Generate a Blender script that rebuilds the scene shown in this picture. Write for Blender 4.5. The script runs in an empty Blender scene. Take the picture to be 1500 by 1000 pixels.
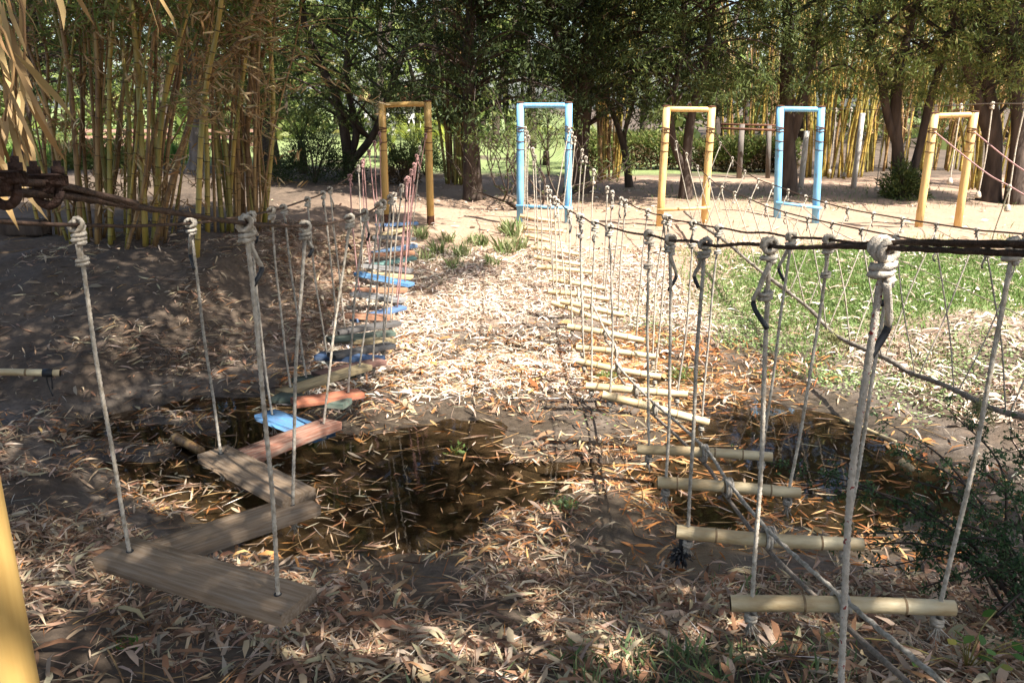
import bpy, math, random
import numpy as np
R = np.random.RandomState(7); random.seed(7)
PI = math.pi
scene = bpy.context.scene
COL = scene.collection

# ------------------------------------------------------------------ camera
F, PITCH, EYE = 1200.0, math.radians(16.3), 2.2          # focal length in photo pixels, pitch down, eye height
cam = bpy.data.objects.new('camera', bpy.data.cameras.new('camera')); COL.objects.link(cam)
cam.location = (0, 0, EYE); cam.rotation_euler = (PI/2 - PITCH, 0, 0)
cam.data.sensor_width = 36; cam.data.lens = F*36/1500; cam.data.clip_start = .05; cam.data.clip_end = 1500
scene.camera = cam
# ------------------------------------------------------------------ sky and sun
SHX, SHY = -.52, .45                                     # where a shadow falls per metre of height
SUN_EL = math.atan2(1, math.hypot(SHX, SHY)); SUN_AZ = math.atan2(-SHX, -SHY)   # azimuth from +Y towards +X
world = bpy.data.worlds.new('World'); scene.world = world; world.use_nodes = True
nt = world.node_tree; sky = nt.nodes.new('ShaderNodeTexSky'); sky.sky_type = 'NISHITA'; sky.sun_disc = False
sky.sun_elevation = SUN_EL; sky.sun_rotation = SUN_AZ; sky.dust_density = 2.0
nt.links.new(sky.outputs[0], nt.nodes['Background'].inputs[0]); nt.nodes['Background'].inputs[1].default_value = .095
sl = bpy.data.lights.new('sun', 'SUN'); sl.energy = 5.0; sl.angle = math.radians(.6); sl.color = (1, .97, .925)
sun = bpy.data.objects.new('sun', sl); COL.objects.link(sun); sun.location = (10, -10, 20)
from mathutils import Vector
sun.rotation_euler = Vector((SHX, SHY, -1)).to_track_quat('-Z', 'Y').to_euler()
vs = scene.view_settings; vs.view_transform = 'Standard'; vs.look = 'None'; vs.gamma = 1; vs.exposure = 1.6
cy = scene.cycles; cy.max_bounces = 7; cy.diffuse_bounces = 4; cy.glossy_bounces = 3; cy.transmission_bounces = 4
cy.transparent_max_bounces = 8; cy.use_denoising = True; cy.sample_clamp_indirect = 6; cy.caustics_reflective = False; cy.caustics_refractive = False

# ------------------------------------------------------------------ pixel helpers: a pixel gives a direction only
CP, SP = math.cos(PITCH), math.sin(PITCH)
def ray(x, y):
    a = (x-750)/F; b = -(y-500)/F
    return np.array([a, CP+b*SP, -SP+b*CP])
def onY(x, y, Y):
    r = ray(x, y); return np.array([0, 0, EYE]) + r*(Y/r[1])
def onz(x, y, z):
    r = ray(x, y); return np.array([0, 0, EYE]) + r*((z-EYE)/r[2])
def onplane(x, y, X0, k=-.052):
    r = ray(x, y); return np.array([0, 0, EYE]) + r*(X0/(r[0]-k*r[1]))
def project(P):
    P = np.atleast_2d(P); v = P[:, 1]*SP+(P[:, 2]-EYE)*CP; w = P[:, 1]*CP-(P[:, 2]-EYE)*SP
    w = np.where(w < .05, .05, w); return 750+F*P[:, 0]/w, 500-F*v/w, w
def prof(pts): 
    xs = [p[0] for p in pts]; ys = [p[1] for p in pts]
    return lambda t: np.interp(t, xs, ys)
def hit_profile(x, y, zf):
    P = onz(x, y, 0)
    for _ in range(40): P = .5*P + .5*onz(x, y, float(zf(P[1])))
    return P

# ------------------------------------------------------------------ materials
def nodes(name):
    m = bpy.data.materials.new(name); m.use_nodes = True; n = m.node_tree
    return m, n, n.nodes['Principled BSDF'], n.nodes['Material Output']
def mat(name, c1, c2=None, scale=8, rough=.8, bump=0, bscale=None, attr=False, trans=0, spec=.3, stretch=None, c3=None, c3at=.62, detail=6, metal=0):
    m, n, b, out = nodes(name); N = n.nodes.new; L = n.links.new
    b.inputs['Roughness'].default_value = rough; b.inputs['Specular IOR Level'].default_value = spec; b.inputs['Metallic'].default_value = metal
    tc = N('ShaderNodeTexCoord'); src = tc.outputs['Object']
    if stretch:
        mp = N('ShaderNodeMapping'); mp.inputs['Scale'].default_value = stretch; L(src, mp.inputs[0]); src = mp.outputs[0]
    colout = None
    if attr:
        a = N('ShaderNodeAttribute'); a.attribute_name = 'Col'; colout = a.outputs['Color']
    else:
        nz = N('ShaderNodeTexNoise'); nz.inputs['Scale'].default_value = scale; nz.inputs['Detail'].default_value = detail; L(src, nz.inputs['Vector'])
        cr = N('ShaderNodeValToRGB'); e = cr.color_ramp.elements
        e[0].position = .32; e[0].color = (*c1, 1); e[1].position = .68; e[1].color = (*(c2 or c1), 1)
        if c3 and c3at > .6:                              # sparse flecks
            e[1].position = c3at-.015; q = cr.color_ramp.elements.new(c3at); q.color = (*c3, 1)
        elif c3:
            q = cr.color_ramp.elements.new(c3at); q.color = (*c3, 1)
        L(nz.outputs['Fac'], cr.inputs['Fac']); colout = cr.outputs['Color']
    L(colout, b.inputs['Base Color'])
    if bump:
        nb = N('ShaderNodeTexNoise'); nb.inputs['Scale'].default_value = bscale or scale*4; nb.inputs['Detail'].default_value = 8; L(src, nb.inputs['Vector'])
        bp = N('ShaderNodeBump'); bp.inputs['Strength'].default_value = bump; bp.inputs['Distance'].default_value = .02; L(nb.outputs['Fac'], bp.inputs['Height']); L(bp.outputs[0], b.inputs['Normal'])
    if trans:
        t = N('ShaderNodeBsdfTranslucent'); L(colout, t.inputs['Color']); mx = N('ShaderNodeMixShader'); mx.inputs[0].default_value = trans
        L(b.outputs[0], mx.inputs[1]); L(t.outputs[0], mx.inputs[2]); L(mx.outputs[0], out.inputs['Surface'])
    return m
M = {}
M['leaf'] = mat('leaf', (0, 0, 0), attr=True, rough=.55, trans=.42, spec=.2)
M['dryleaf'] = mat('dry_leaf', (0, 0, 0), attr=True, rough=.8, trans=.16, spec=.12)
M['grass'] = mat('grass', (0, 0, 0), attr=True, rough=.6, trans=.3)
M['bark'] = mat('bark', (.035, .024, .018), (.105, .075, .055), scale=7, rough=.9, bump=.9, bscale=22, stretch=(1, 1, .25))
M['bark_grey'] = mat('bark_grey', (.1, .085, .07), (.24, .2, .17), scale=6, rough=.9, bump=.7, bscale=20, stretch=(1, 1, .3))
M['cane'] = mat('cane', (.34, .19, .035), (.5, .31, .065), scale=3, rough=.42, spec=.5, stretch=(3, 3, .25), c3=(.22, .2, .04), c3at=.36)
M['cane_dry'] = mat('cane_dry', (.27, .15, .055), (.42, .26, .1), scale=4, rough=.55, stretch=(3, 3, .3), c3=(.15, .08, .035), c3at=.4)
M['cane_green'] = mat('cane_green', (.17, .15, .04), (.32, .24, .06), scale=4, rough=.45, stretch=(3, 3, .3))
M['cane_ring'] = mat('cane_ring', (.06, .035, .015), (.14, .09, .04), scale=30, rough=.7)
M['rung'] = mat('rung_bamboo', (.50, .38, .2), (.64, .52, .31), scale=5, rough=.5, spec=.4, bump=.15, bscale=40, stretch=(1, 3, 3), c3=(.42, .29, .14), c3at=.4)
M['rung_ring'] = mat('rung_ring', (.16, .1, .05), (.3, .2, .1), scale=30, rough=.7)
M['rung_hole'] = mat('rung_hole', (.05, .03, .015), (.1, .06, .03), scale=30, rough=.9)
M['rope'] = mat('rope', (.34, .27, .19), (.7, .61, .48), scale=40, rough=.9, bump=.5, bscale=300)
M['rope_grey'] = mat('rope_grey', (.24, .2, .15), (.56, .49, .39), scale=40, rough=.9, bump=.5, bscale=300)
M['rope_red'] = mat('rope_red', (.44, .37, .28), (.62, .53, .42), scale=45, rough=.9, bump=.5, bscale=300, c3=(.3, .05, .04), c3at=.66)
M['rope_pink'] = mat('rope_pink', (.33, .15, .13), (.5, .31, .27), scale=60, rough=.9)
M['rope_dark'] = mat('rope_dark', (.14, .11, .085), (.26, .21, .16), scale=60, rough=.9, bump=.4, bscale=200)
M['tape'] = mat('black_tape', (.012, .012, .013), (.03, .03, .03), scale=40, rough=.5)
M['wire'] = mat('steel_cable', (.035, .022, .016), (.1, .058, .038), scale=60, rough=.6, bump=.4, bscale=200, metal=.35)
M['clamp'] = mat('rusty_clamp', (.03, .018, .014), (.085, .045, .03), scale=40, rough=.75, bump=.6, bscale=120, metal=.3)
def paint(name, c, c2, rust=(.2, .1, .05), edge=.6):
    m, n, b, out = nodes(name); N = n.nodes.new; L = n.links.new
    tc = N('ShaderNodeTexCoord'); n1 = N('ShaderNodeTexNoise'); n1.inputs['Scale'].default_value = 5; n1.inputs['Detail'].default_value = 5
    n2 = N('ShaderNodeTexNoise'); n2.inputs['Scale'].default_value = 14; n2.inputs['Detail'].default_value = 10; n2.inputs['Roughness'].default_value = .7
    L(tc.outputs['Object'], n1.inputs[0]); L(tc.outputs['Object'], n2.inputs[0])
    mp = N('ShaderNodeMapping'); mp.inputs['Scale'].default_value = (1, 1, .3); L(tc.outputs['Object'], mp.inputs[0]); L(mp.outputs[0], n2.inputs[0])
    r1 = N('ShaderNodeValToRGB'); r1.color_ramp.elements[0].color = (*c, 1); r1.color_ramp.elements[1].color = (*c2, 1); r1.color_ramp.elements[0].position = .38; r1.color_ramp.elements[1].position = .6
    r2 = N('ShaderNodeValToRGB'); r2.color_ramp.elements[0].position = edge; r2.color_ramp.elements[1].position = edge+.09
    mx = N('ShaderNodeMixRGB'); mx.inputs[2].default_value = (*rust, 1)
    r2.color_ramp.elements[1].color = (.85, .85, .85, 1); n3 = N('ShaderNodeTexNoise'); n3.inputs['Scale'].default_value = 60; mp3 = N('ShaderNodeMapping'); mp3.inputs['Scale'].default_value = (1, 1, .06); L(tc.outputs['Object'], mp3.inputs[0]); L(mp3.outputs[0], n3.inputs[0]); av = N('ShaderNodeMath'); av.operation = 'ADD'; hv = N('ShaderNodeMath'); hv.operation = 'MULTIPLY'; hv.inputs[1].default_value = .5; L(n1.outputs[0], av.inputs[0]); L(n3.outputs[0], av.inputs[1]); L(av.outputs[0], hv.inputs[0])
    L(hv.outputs[0], r1.inputs[0]); L(n2.outputs[0], r2.inputs[0]); L(r2.outputs[0], mx.inputs[0]); L(r1.outputs[0], mx.inputs[1]); L(mx.outputs[0], b.inputs['Base Color'])
    bp = N('ShaderNodeBump'); bp.inputs['Strength'].default_value = .25; bp.inputs['Distance'].default_value = .004; L(n2.outputs[0], bp.inputs['Height']); L(bp.outputs[0], b.inputs['Normal'])
    b.inputs['Roughness'].default_value = .58; return m
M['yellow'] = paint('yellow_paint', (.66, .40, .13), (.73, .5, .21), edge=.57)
M['ochre'] = paint('shaded_yellow_paint', (.46, .265, .07), (.55, .34, .1), edge=.58)  # yellow paint darkened: the shade on the gate is put into its colour
M['blue'] = paint('blue_paint', (.13, .37, .58), (.23, .47, .66), edge=.6)
M['rust'] = mat('rust', (.05, .022, .014), (.17, .07, .035), scale=30, rough=.85, bump=.3)
M['pale_post'] = paint('pale_post_paint', (.55, .5, .43), (.65, .6, .53), rust=(.25, .18, .12), edge=.62)
def wood(name, c1, c2, c3=None, rough=.75): return mat(name, c1, c2, scale=6, rough=rough, bump=.5, bscale=30, stretch=(.8, 13, 13), c3=c3, c3at=.4)
M['wood_grey'] = wood('weathered_wood', (.18, .13, .085), (.3, .225, .155), c3=(.22, .145, .085))
M['wood_redside'] = wood('reddish_wood', (.2, .12, .08), (.32, .23, .17), c3=(.26, .1, .06))
PL = {'blue': ((.03, .15, .33), (.075, .24, .43)), 'dblue': ((.035, .09, .2), (.09, .19, .34)), 'red': ((.28, .07, .03), (.45, .14, .06)), 'dgreen': ((.035, .06, .045), (.08, .12, .09)),
      'tan': ((.36, .26, .12), (.5, .38, .2)), 'black': ((.03, .03, .032), (.09, .09, .09)), 'orange': ((.28, .1, .045), (.38, .18, .09)), 'grey': ((.15, .15, .145), (.26, .25, .24)), 'teal': ((.06, .17, .15), (.14, .28, .24)), 'maroon': ((.14, .055, .04), (.24, .12, .09)), 'lblue': ((.12, .22, .36), (.22, .35, .5)), 'white': ((.55, .52, .46), (.66, .62, .56))}
for k, (a, b_) in PL.items(): M['p_'+k] = wood('plank_'+k, a, b_, c3=tuple(.6*np.array(a)+.4*np.array((.2, .16, .12))))
M['stonewood'] = mat('grey_pole', (.11, .09, .07), (.29, .245, .19), scale=7, rough=.85, bump=.6, bscale=40)
M['moss'] = mat('moss_fibre', (.2, .2, .07), (.42, .4, .18), scale=20, rough=.9)
M['stone'] = mat('stone', (.2, .17, .14), (.34, .3, .26), scale=5, rough=.9, bump=.5)
M['plaster'] = mat('plaster', (.7, .66, .6), (.78, .74, .68), scale=3, rough=.9)
M['roof'] = mat('roof_tile', (.36, .16, .08), (.46, .24, .13), scale=8, rough=.9)
M['glass_dark'] = mat('dark_pane', (.03, .035, .04), rough=.15)

# ------------------------------------------------------------------ mesh helpers
def mk(name, V, Fc, m, parent=None, cols=None, smooth=True, mats=None, midx=None):
    V = np.asarray(V, float).reshape(-1, 3)
    off = np.zeros(3); p = parent
    while p is not None: off += np.array(p.location); p = p.parent
    V = V-off
    me = bpy.data.meshes.new(name)
    if isinstance(Fc, np.ndarray):
        nf, k = Fc.shape; loops = Fc.reshape(-1); starts = np.arange(nf)*k; tot = np.full(nf, k)
    else:
        tot = np.array([len(f) for f in Fc]); loops = np.array([i for f in Fc for i in f]); starts = np.concatenate([[0], np.cumsum(tot)[:-1]]); nf = len(Fc)
    me.vertices.add(len(V)); me.vertices.foreach_set('co', V.astype(np.float32).ravel())
    me.loops.add(len(loops)); me.loops.foreach_set('vertex_index', loops.astype(np.int32))
    me.polygons.add(nf); me.polygons.foreach_set('loop_start', starts.astype(np.int32)); me.polygons.foreach_set('loop_total', tot.astype(np.int32))
    for q in (mats or [m]): me.materials.append(M[q] if isinstance(q, str) else q)
    if midx is not None: me.polygons.foreach_set('material_index', np.asarray(midx, np.int32))
    me.update(calc_edges=True); me.validate()
    if smooth: me.polygons.foreach_set('use_smooth', np.ones(len(me.polygons), bool))
    if cols is not None:
        a = me.color_attributes.new('Col', 'FLOAT_COLOR', 'POINT'); c = np.ones((len(V), 4), np.float32); c[:, :3] = cols; a.data.foreach_set('color', c.ravel())
    o = bpy.data.objects.new(name, me); COL.objects.link(o)
    if parent is not None: o.parent = parent
    return o
def thing(name, label, cat, loc=(0, 0, 0), group=None):
    o = bpy.data.objects.new(name, None); COL.objects.link(o); o.location = tuple(loc); o.empty_display_size = .2
    return tag(o, label, cat, group)
def tag(o, label, cat, group=None, kind=None):
    o['label'] = label; o['category'] = cat
    if group: o['group'] = group
    if kind: o['kind'] = kind
    return o
class MB:
    def __init__(s): s.V = []; s.F = []; s.mi = []; s.n = 0
    def add(s, V, Fc, mi=0):
        V = np.asarray(V, float); s.V.append(V); s.F += [tuple(int(i)+s.n for i in f) for f in Fc]; s.mi += [mi]*len(Fc); s.n += len(V)
    def box(s, c, ax, half, mi=0, bev=.12):
        """bevelled box: centre, three axes, half sizes"""
        ax = np.asarray(ax, float); c = np.asarray(c, float); h = np.asarray(half, float); b = min(h)*bev
        V = []; idx = {}
        for sx in (-1, 1):
            for sy in (-1, 1):
                for sz in (-1, 1):
                    for k in range(3):
                        q = np.array([sx, sy, sz])*(h-b); q[k] = (sx, sy, sz)[k]*h[k]; idx[(sx, sy, sz, k)] = len(V); V.append(c+q@ax)
        Fc = []
        for k in range(3):
            o = [i for i in range(3) if i != k]
            for sg in (-1, 1):
                f = []
                for a, b2 in ((-1, -1), (1, -1), (1, 1), (-1, 1)):
                    t = [0, 0, 0]; t[k] = sg; t[o[0]] = a; t[o[1]] = b2; f.append(idx[(*t, k)])
                Fc.append(f if (sg > 0) == (k != 1) else f[::-1])
        for k in range(3):
            o = [i for i in range(3) if i != k]
            for a in (-1, 1):
                for b2 in (-1, 1):
                    f = []
                    for e, kk in ((-1, o[0]), (1, o[0]), (1, o[1]), (-1, o[1])):
                        t = [0, 0, 0]; t[k] = e; t[o[0]] = a; t[o[1]] = b2; f.append(idx[(*t, kk)])
                    Fc.append(f)
        for sx in (-1, 1):
            for sy in (-1, 1):
                for sz in (-1, 1): Fc.append([idx[(sx, sy, sz, k)] for k in range(3)])
        s.add(V, Fc, mi); return s
    def tube(s, P, r, sides=8, strands=0, pitch=.08, mi=0, caps=True, mis=None):
        P = np.asarray(P, float); n = len(P); r = np.broadcast_to(np.asarray(r, float), (n,))
        T = np.gradient(P, axis=0); T /= np.linalg.norm(T, axis=1)[:, None]+1e-12
        u = np.cross(T[0], (0, 0, 1.)); 
        if np.linalg.norm(u) < .1: u = np.cross(T[0], (1., 0, 0))
        u /= np.linalg.norm(u); U = np.zeros((n, 3))
        for i in range(n):
            u = u-T[i]*np.dot(u, T[i]); u /= np.linalg.norm(u)+1e-12; U[i] = u
        W = np.cross(T, U); th = np.arange(sides)*2*PI/sides
        rad = np.repeat(r[:, None], sides, 1)
        if strands:
            d = np.concatenate([[0], np.cumsum(np.linalg.norm(np.diff(P, axis=0), axis=1))])
            rad = rad*(.8+.25*np.cos(strands*(th[None, :]-2*PI*d[:, None]/pitch)))
        V = P[:, None]+rad[..., None]*(np.cos(th)[None, :, None]*U[:, None]+np.sin(th)[None, :, None]*W[:, None])
        i = np.arange(n-1)[:, None]*sides; j = np.arange(sides)[None]; j2 = (j+1) % sides
        Fc = np.stack([i+j, i+j2, i+sides+j2, i+sides+j], -1).reshape(-1, 4)
        b = s.n; s.V.append(V.reshape(-1, 3)); s.n += n*sides
        s.F += [tuple(q) for q in (Fc+b).tolist()]
        s.mi += ([mi]*len(Fc) if mis is None else list(np.repeat(mis, sides)))
        if caps:
            s.F += [tuple(range(b+sides-1, b-1, -1)), tuple(range(b+(n-1)*sides, b+n*sides))]; s.mi += [mi, mi]
        return s
    def build(s, name, m, parent=None, smooth=True, mats=None):
        return mk(name, np.concatenate(s.V), s.F, m, parent, smooth=smooth, mats=mats, midx=s.mi if mats else None)
def curve(pts, n):
    """Catmull-Rom through pts"""
    P = np.asarray(pts, float); P = np.vstack([2*P[0]-P[1], P, 2*P[-1]-P[-2]]); out = []
    t = np.linspace(0, len(P)-3-1e-9, n); k = t.astype(int); u = (t-k)[:, None]
    a, b, c, d = P[k], P[k+1], P[k+2], P[k+3]
    return .5*((2*b)+(-a+c)*u+(2*a-5*b+4*c-d)*u**2+(-a+3*b-3*c+d)*u**3)
def unit(v): v = np.asarray(v, float); return v/(np.linalg.norm(v, axis=-1, keepdims=True)+1e-12)
def leaves4(pos, d, nrm, L, W):
    """diamond leaves, one quad each"""
    d = unit(d); s = unit(np.cross(d, nrm)); n2 = np.cross(s, d); L = np.broadcast_to(L, len(pos))[:, None]; W = np.broadcast_to(W, len(pos))[:, None]
    V = np.stack([pos, pos+d*L*.45+s*W*.5+n2*W*.12, pos+d*L, pos+d*L*.45-s*W*.5+n2*W*.12], 1)
    return V.reshape(-1, 3), np.arange(4*len(pos)).reshape(-1, 4)
def leaves6(pos, d, nrm, L, W, curl=None, cup=None):
    """long leaves with a bend: base, two pairs, tip"""
    N = len(pos); d = unit(d); s = unit(np.cross(d, nrm)); n2 = np.cross(s, d); L = np.broadcast_to(L, N)[:, None]; W = np.broadcast_to(W, N)[:, None]
    curl = R.uniform(-.14, .2, N)[:, None] if curl is None else np.broadcast_to(curl, N)[:, None]; cup = R.uniform(-.5, .5, N)[:, None] if cup is None else np.broadcast_to(cup, N)[:, None]
    V = np.stack([pos-d*L*.5, pos-d*L*.18+s*W*.5+n2*(L*curl*.8+W*cup*.3), pos-d*L*.18-s*W*.5+n2*(L*curl*.8-W*cup*.3), pos+d*L*.2+s*W*.42+n2*(L*curl+W*cup*.2), pos+d*L*.2-s*W*.42+n2*(L*curl-W*cup*.2), pos+d*L*.5], 1).reshape(-1, 3)
    b = np.arange(N)[:, None]*6
    q = np.array([[0, 2, 1], [1, 2, 4], [1, 4, 3], [3, 4, 5]])
    return V, (b[:, None]+q[None]).reshape(-1, 3)
def pick(pal, N, jit=.18, w=None):
    pal = np.array(pal, float); c = pal[R.choice(len(pal), N, p=w)]
    return np.clip(c*(1+R.uniform(-jit, jit, (N, 1)))*(1+R.uniform(-.06, .06, (N, 3))), 0, 1)
def rdir(N): return unit(R.normal(size=(N, 3)))

# smooth value noise on a lattice
_G = R.uniform(-1, 1, (64, 64))
def vnoise(x, y, s):
    x = np.asarray(x)/s; y = np.asarray(y)/s; i = np.floor(x).astype(int); j = np.floor(y).astype(int); u = x-i; v = y-j; u = u*u*(3-2*u); v = v*v*(3-2*v)
    g = lambda a, b: _G[a % 64, b % 64]
    return (g(i, j)*(1-u)+g(i+1, j)*u)*(1-v)+(g(i, j+1)*(1-u)+g(i+1, j+1)*u)*v
def sstep(a, b, x): t = np.clip((x-a)/(b-a), 0, 1); return t*t*(3-2*t)

# ================================================================== THE GROUND
WATER = -.845
def ground_z(X, Y, fine=True):
    X = np.asarray(X, float); Y = np.asarray(Y, float)
    near = np.interp(Y, [-2, .5, 2.2, 3.2, 4.2, 5.0, 5.6], [.4, .34, .12, -.12, -.48, -.70, -.86])
    # the near bank reaches further out on the left, the ditch narrows there
    sh = np.interp(X, [-8, -3.6, -1.6, .5, 3, 6], [2.2, 1.5, .25, 0, .15, .6])
    near = np.interp(Y-sh*sstep(2, 4.5, Y), [-2, .5, 2.2, 3.0, 3.8, 4.5, 5.1], [.4, .34, .12, -.14, -.5, -.73, -.85])
    b2 = np.interp(X, [-8, -4, -2.6, 0, 3, 5, 8], [7.6, 7.7, 8.6, 9.6, 9.4, 8.2, 8.0])
    top = np.interp(X, [-8, -4, -2.9, -1, 3, 6], [10.6, 11.2, 14.6, 15.3, 15.0, 14.6])
    t = np.clip((Y-b2)/(top-b2), 0, 1.0)
    lift = np.interp(X, [-9, -4, -1, 8], [.3, .2, 0, 0])
    ex = np.interp(X, [-4.5, -3, 3, 5], [.85, 1.5, 1.45, 1.0]); fl = -.82+.0*X; far = fl+(lift-fl)*t**ex
    z = np.where(Y < 6.6, np.maximum(near, np.where(Y > b2, far, -.86)), far)
    dep = 1-.62*sstep(3.3, 5.6, X)*sstep(3, 5, Y)*(1-sstep(12, 14, Y))          # shallower to the right
    z = np.where(z < 0, z*dep, z)
    z = z + .16*np.exp(-((X-4.2)/.9)**2-((Y-15.9)/.9)**2)                        # mound between two gates
    z = z-.11*np.exp(-((X+1.2)/1.35)**2-((Y-6.5)/1.15)**2)-.075*np.exp(-((X-2.3)/1.2)**2-((Y-7.0)/1.8)**2)+.06*np.exp(-((X-.55)/.75)**2-((Y-7.5)/1.5)**2)
    z = z+.14*sstep(-3.9, -4.6, X)*(z < -.5)
    if fine:
        k = .35+.65*(1-sstep(18, 30, Y))
        z = z+.05*sstep(-2.2, -3.2, X)*(1-sstep(16, 20, Y))*(vnoise(X+5, Y+2, .42)+.6*vnoise(X+1, Y+6, .2))
        z = z+k*(.05*vnoise(X, Y, 1.3)+.03*vnoise(X+9, Y+4, .5)+.012*vnoise(X+3, Y+7, .17))
    return z
gx = np.unique(np.concatenate([np.linspace(-160, -20, 15), np.linspace(-20, -9, 23), np.linspace(-9, 10, 200), np.linspace(10, 24, 29), np.linspace(24, 160, 14)]))
gy = np.unique(np.concatenate([np.linspace(-40, -2, 10), np.linspace(-2, 17, 200), np.linspace(17, 34, 60), np.linspace(34, 260, 24)]))
GX, GY = np.meshgrid(gx, gy); GZ = ground_z(GX, GY)
nx, ny = len(gx), len(gy); i = np.arange(ny-1)[:, None]*nx; j = np.arange(nx-1)[None]
def ground_mat():
    m, n, b, out = nodes('soil'); N = n.nodes.new; L = n.links.new
    tc = N('ShaderNodeTexCoord'); geo = N('ShaderNodeNewGeometry'); sep = N('ShaderNodeSeparateXYZ'); L(geo.outputs['Position'], sep.inputs[0])
    def noise(s, d=6, rg=.6):
        q = N('ShaderNodeTexNoise'); q.inputs['Scale'].default_value = s; q.inputs['Detail'].default_value = d; q.inputs['Roughness'].default_value = rg; L(tc.outputs['Object'], q.inputs[0]); return q.outputs[0]
    def ramp(f, *st):
        r = N('ShaderNodeValToRGB'); e = r.color_ramp.elements
        while len(e) < len(st): e.new(.5)
        for k, (p, c) in enumerate(st): e[k].position = p; e[k].color = (*c, 1)
        L(f, r.inputs[0]); return r.outputs[0]
    def rng(v, a, b2, lo=0, hi=1):
        r = N('ShaderNodeMapRange'); r.inputs[1].default_value = a; r.inputs[2].default_value = b2; r.inputs[3].default_value = lo; r.inputs[4].default_value = hi; L(v, r.inputs[0]); return r.outputs[0]
    def mix(f, a, c):
        r = N('ShaderNodeMixRGB'); L(f, r.inputs[0]); L(a, r.inputs[1]); L(c, r.inputs[2]); return r.outputs[0]
    def math_(op, a, b2):
        r = N('ShaderNodeMath'); r.operation = op
        for k, v in enumerate((a, b2)):
            if isinstance(v, (int, float)): r.inputs[k].default_value = v
            else: L(v, r.inputs[k])
        return r.outputs[0]
    def dist(v, c, r): q = math_('DIVIDE', math_('SUBTRACT', v, c), r); return math_('MULTIPLY', q, q)
    big = noise(.7, 5); fine = noise(14, 10, .7); grain = noise(60, 8, .75)
    soil = ramp(math_('ADD', math_('MULTIPLY', big, .5), math_('MULTIPLY', fine, .5)), (.35, (.052, .036, .024)), (.52, (.1, .07, .046)), (.68, (.18, .125, .082)))
    pale = ramp(fine, (.3, (.26, .165, .105)), (.7, (.40, .275, .185)))
    mud = ramp(fine, (.3, (.075, .056, .042)), (.7, (.19, .145, .105)))
    wetm = ramp(fine, (.3, (.036, .027, .019)), (.7, (.1, .074, .05)))
    mould = ramp(fine, (.3, (.17, .115, .08)), (.7, (.36, .26, .18)))
    lawn = ramp(fine, (.3, (.1, .135, .04)), (.5, (.17, .21, .07)), (.7, (.3, .31, .14)))
    # pale trodden soil round the gates, wet mud at the bottom of the ditch, lawn far behind
    yy = sep.outputs['Y']; zz = sep.outputs['Z']; xx = sep.outputs['X']
    wob = math_('MULTIPLY', math_('SUBTRACT', noise(.9, 4), .5), 3.0)
    yw = math_('ADD', yy, wob); xw = math_('ADD', xx, wob)
    fpale = math_('MULTIPLY', rng(yw, 11, 13.5), math_('MULTIPLY', rng(yw, 26, 24.5), rng(xw, -5, -1.5)))
    col = mix(fpale, soil, pale)
    zw = math_('ADD', zz, math_('MULTIPLY', math_('SUBTRACT', noise(2.2, 5), .5), .25))
    fmo = math_('MULTIPLY', rng(yw, 8.2, 9.2), math_('MULTIPLY', rng(yw, 13.6, 12.6), rng(xw, -3.6, -2.4))); col = mix(fmo, col, mould)
    fm = rng(zw, -.66, -.74); col = mix(fm, col, mud); fw = rng(zw, -.75, -.815); fd = rng(math_('ADD', dist(xw, .1, 2.2), dist(yw, 5.5, 1.15)), 1.1, .5); fw = math_('MAXIMUM', fw, math_('MULTIPLY', fd, fm)); col = mix(fw, col, wetm)
    fl = math_('MULTIPLY', math_('MULTIPLY', rng(yw, 25.5, 27), rng(xw, 9, 6.5)), rng(math_('ADD', noise(.25, 4), 0), .3, .42)); col = mix(fl, col, lawn)
    fg = rng(math_('ADD', dist(xw, 5.7, 2.6), dist(yw, 11.7, 2.0)), 1.1, .6, 0, .75); turf = ramp(fine, (.3, (.12, .18, .05)), (.7, (.22, .28, .1))); col = mix(fg, col, turf)
    L(col, b.inputs['Base Color']); L(rng(fw, 0, 1, .92, .33), b.inputs['Roughness']); b.inputs['Specular IOR Level'].default_value = .35
    bp = N('ShaderNodeBump'); bp.inputs['Strength'].default_value = .8; bp.inputs['Distance'].default_value = .025
    L(math_('ADD', math_('MULTIPLY', fine, .7), math_('MULTIPLY', grain, .3)), bp.inputs['Height']); L(bp.outputs[0], b.inputs['Normal'])
    return m
M['soil'] = ground_mat()
ground = mk('ground', np.stack([GX, GY, GZ], -1).reshape(-1, 3), np.stack([i+j, i+j+1, i+nx+j+1, i+nx+j], -1).reshape(-1, 4), 'soil'); ground['kind'] = 'structure'

# water in the ditch: a puddle whose shore is where the bed rises through it
def water_mat():
    m, n, b, out = nodes('puddle_water'); N = n.nodes.new; L = n.links.new
    tr = N('ShaderNodeBsdfTransparent'); tr.inputs[0].default_value = (.74, .67, .56, 1); gl = N('ShaderNodeBsdfGlossy'); gl.inputs['Roughness'].default_value = .03
    fr = N('ShaderNodeFresnel'); fr.inputs[0].default_value = 1.5; mx = N('ShaderNodeMixShader')
    nz = N('ShaderNodeTexNoise'); nz.inputs['Scale'].default_value = 5; nz.inputs['Detail'].default_value = 3; bp = N('ShaderNodeBump'); bp.inputs['Strength'].default_value = .05; bp.inputs['Distance'].default_value = .02
    tc = N('ShaderNodeTexCoord'); L(tc.outputs['Object'], nz.inputs[0]); L(nz.outputs[0], bp.inputs['Height']); L(bp.outputs[0], gl.inputs['Normal']); L(bp.outputs[0], fr.inputs['Normal'])
    L(fr.outputs[0], mx.inputs[0]); L(tr.outputs[0], mx.inputs[1]); L(gl.outputs[0], mx.inputs[2]); L(mx.outputs[0], out.inputs['Surface']); return m
M['water'] = water_mat()
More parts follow.
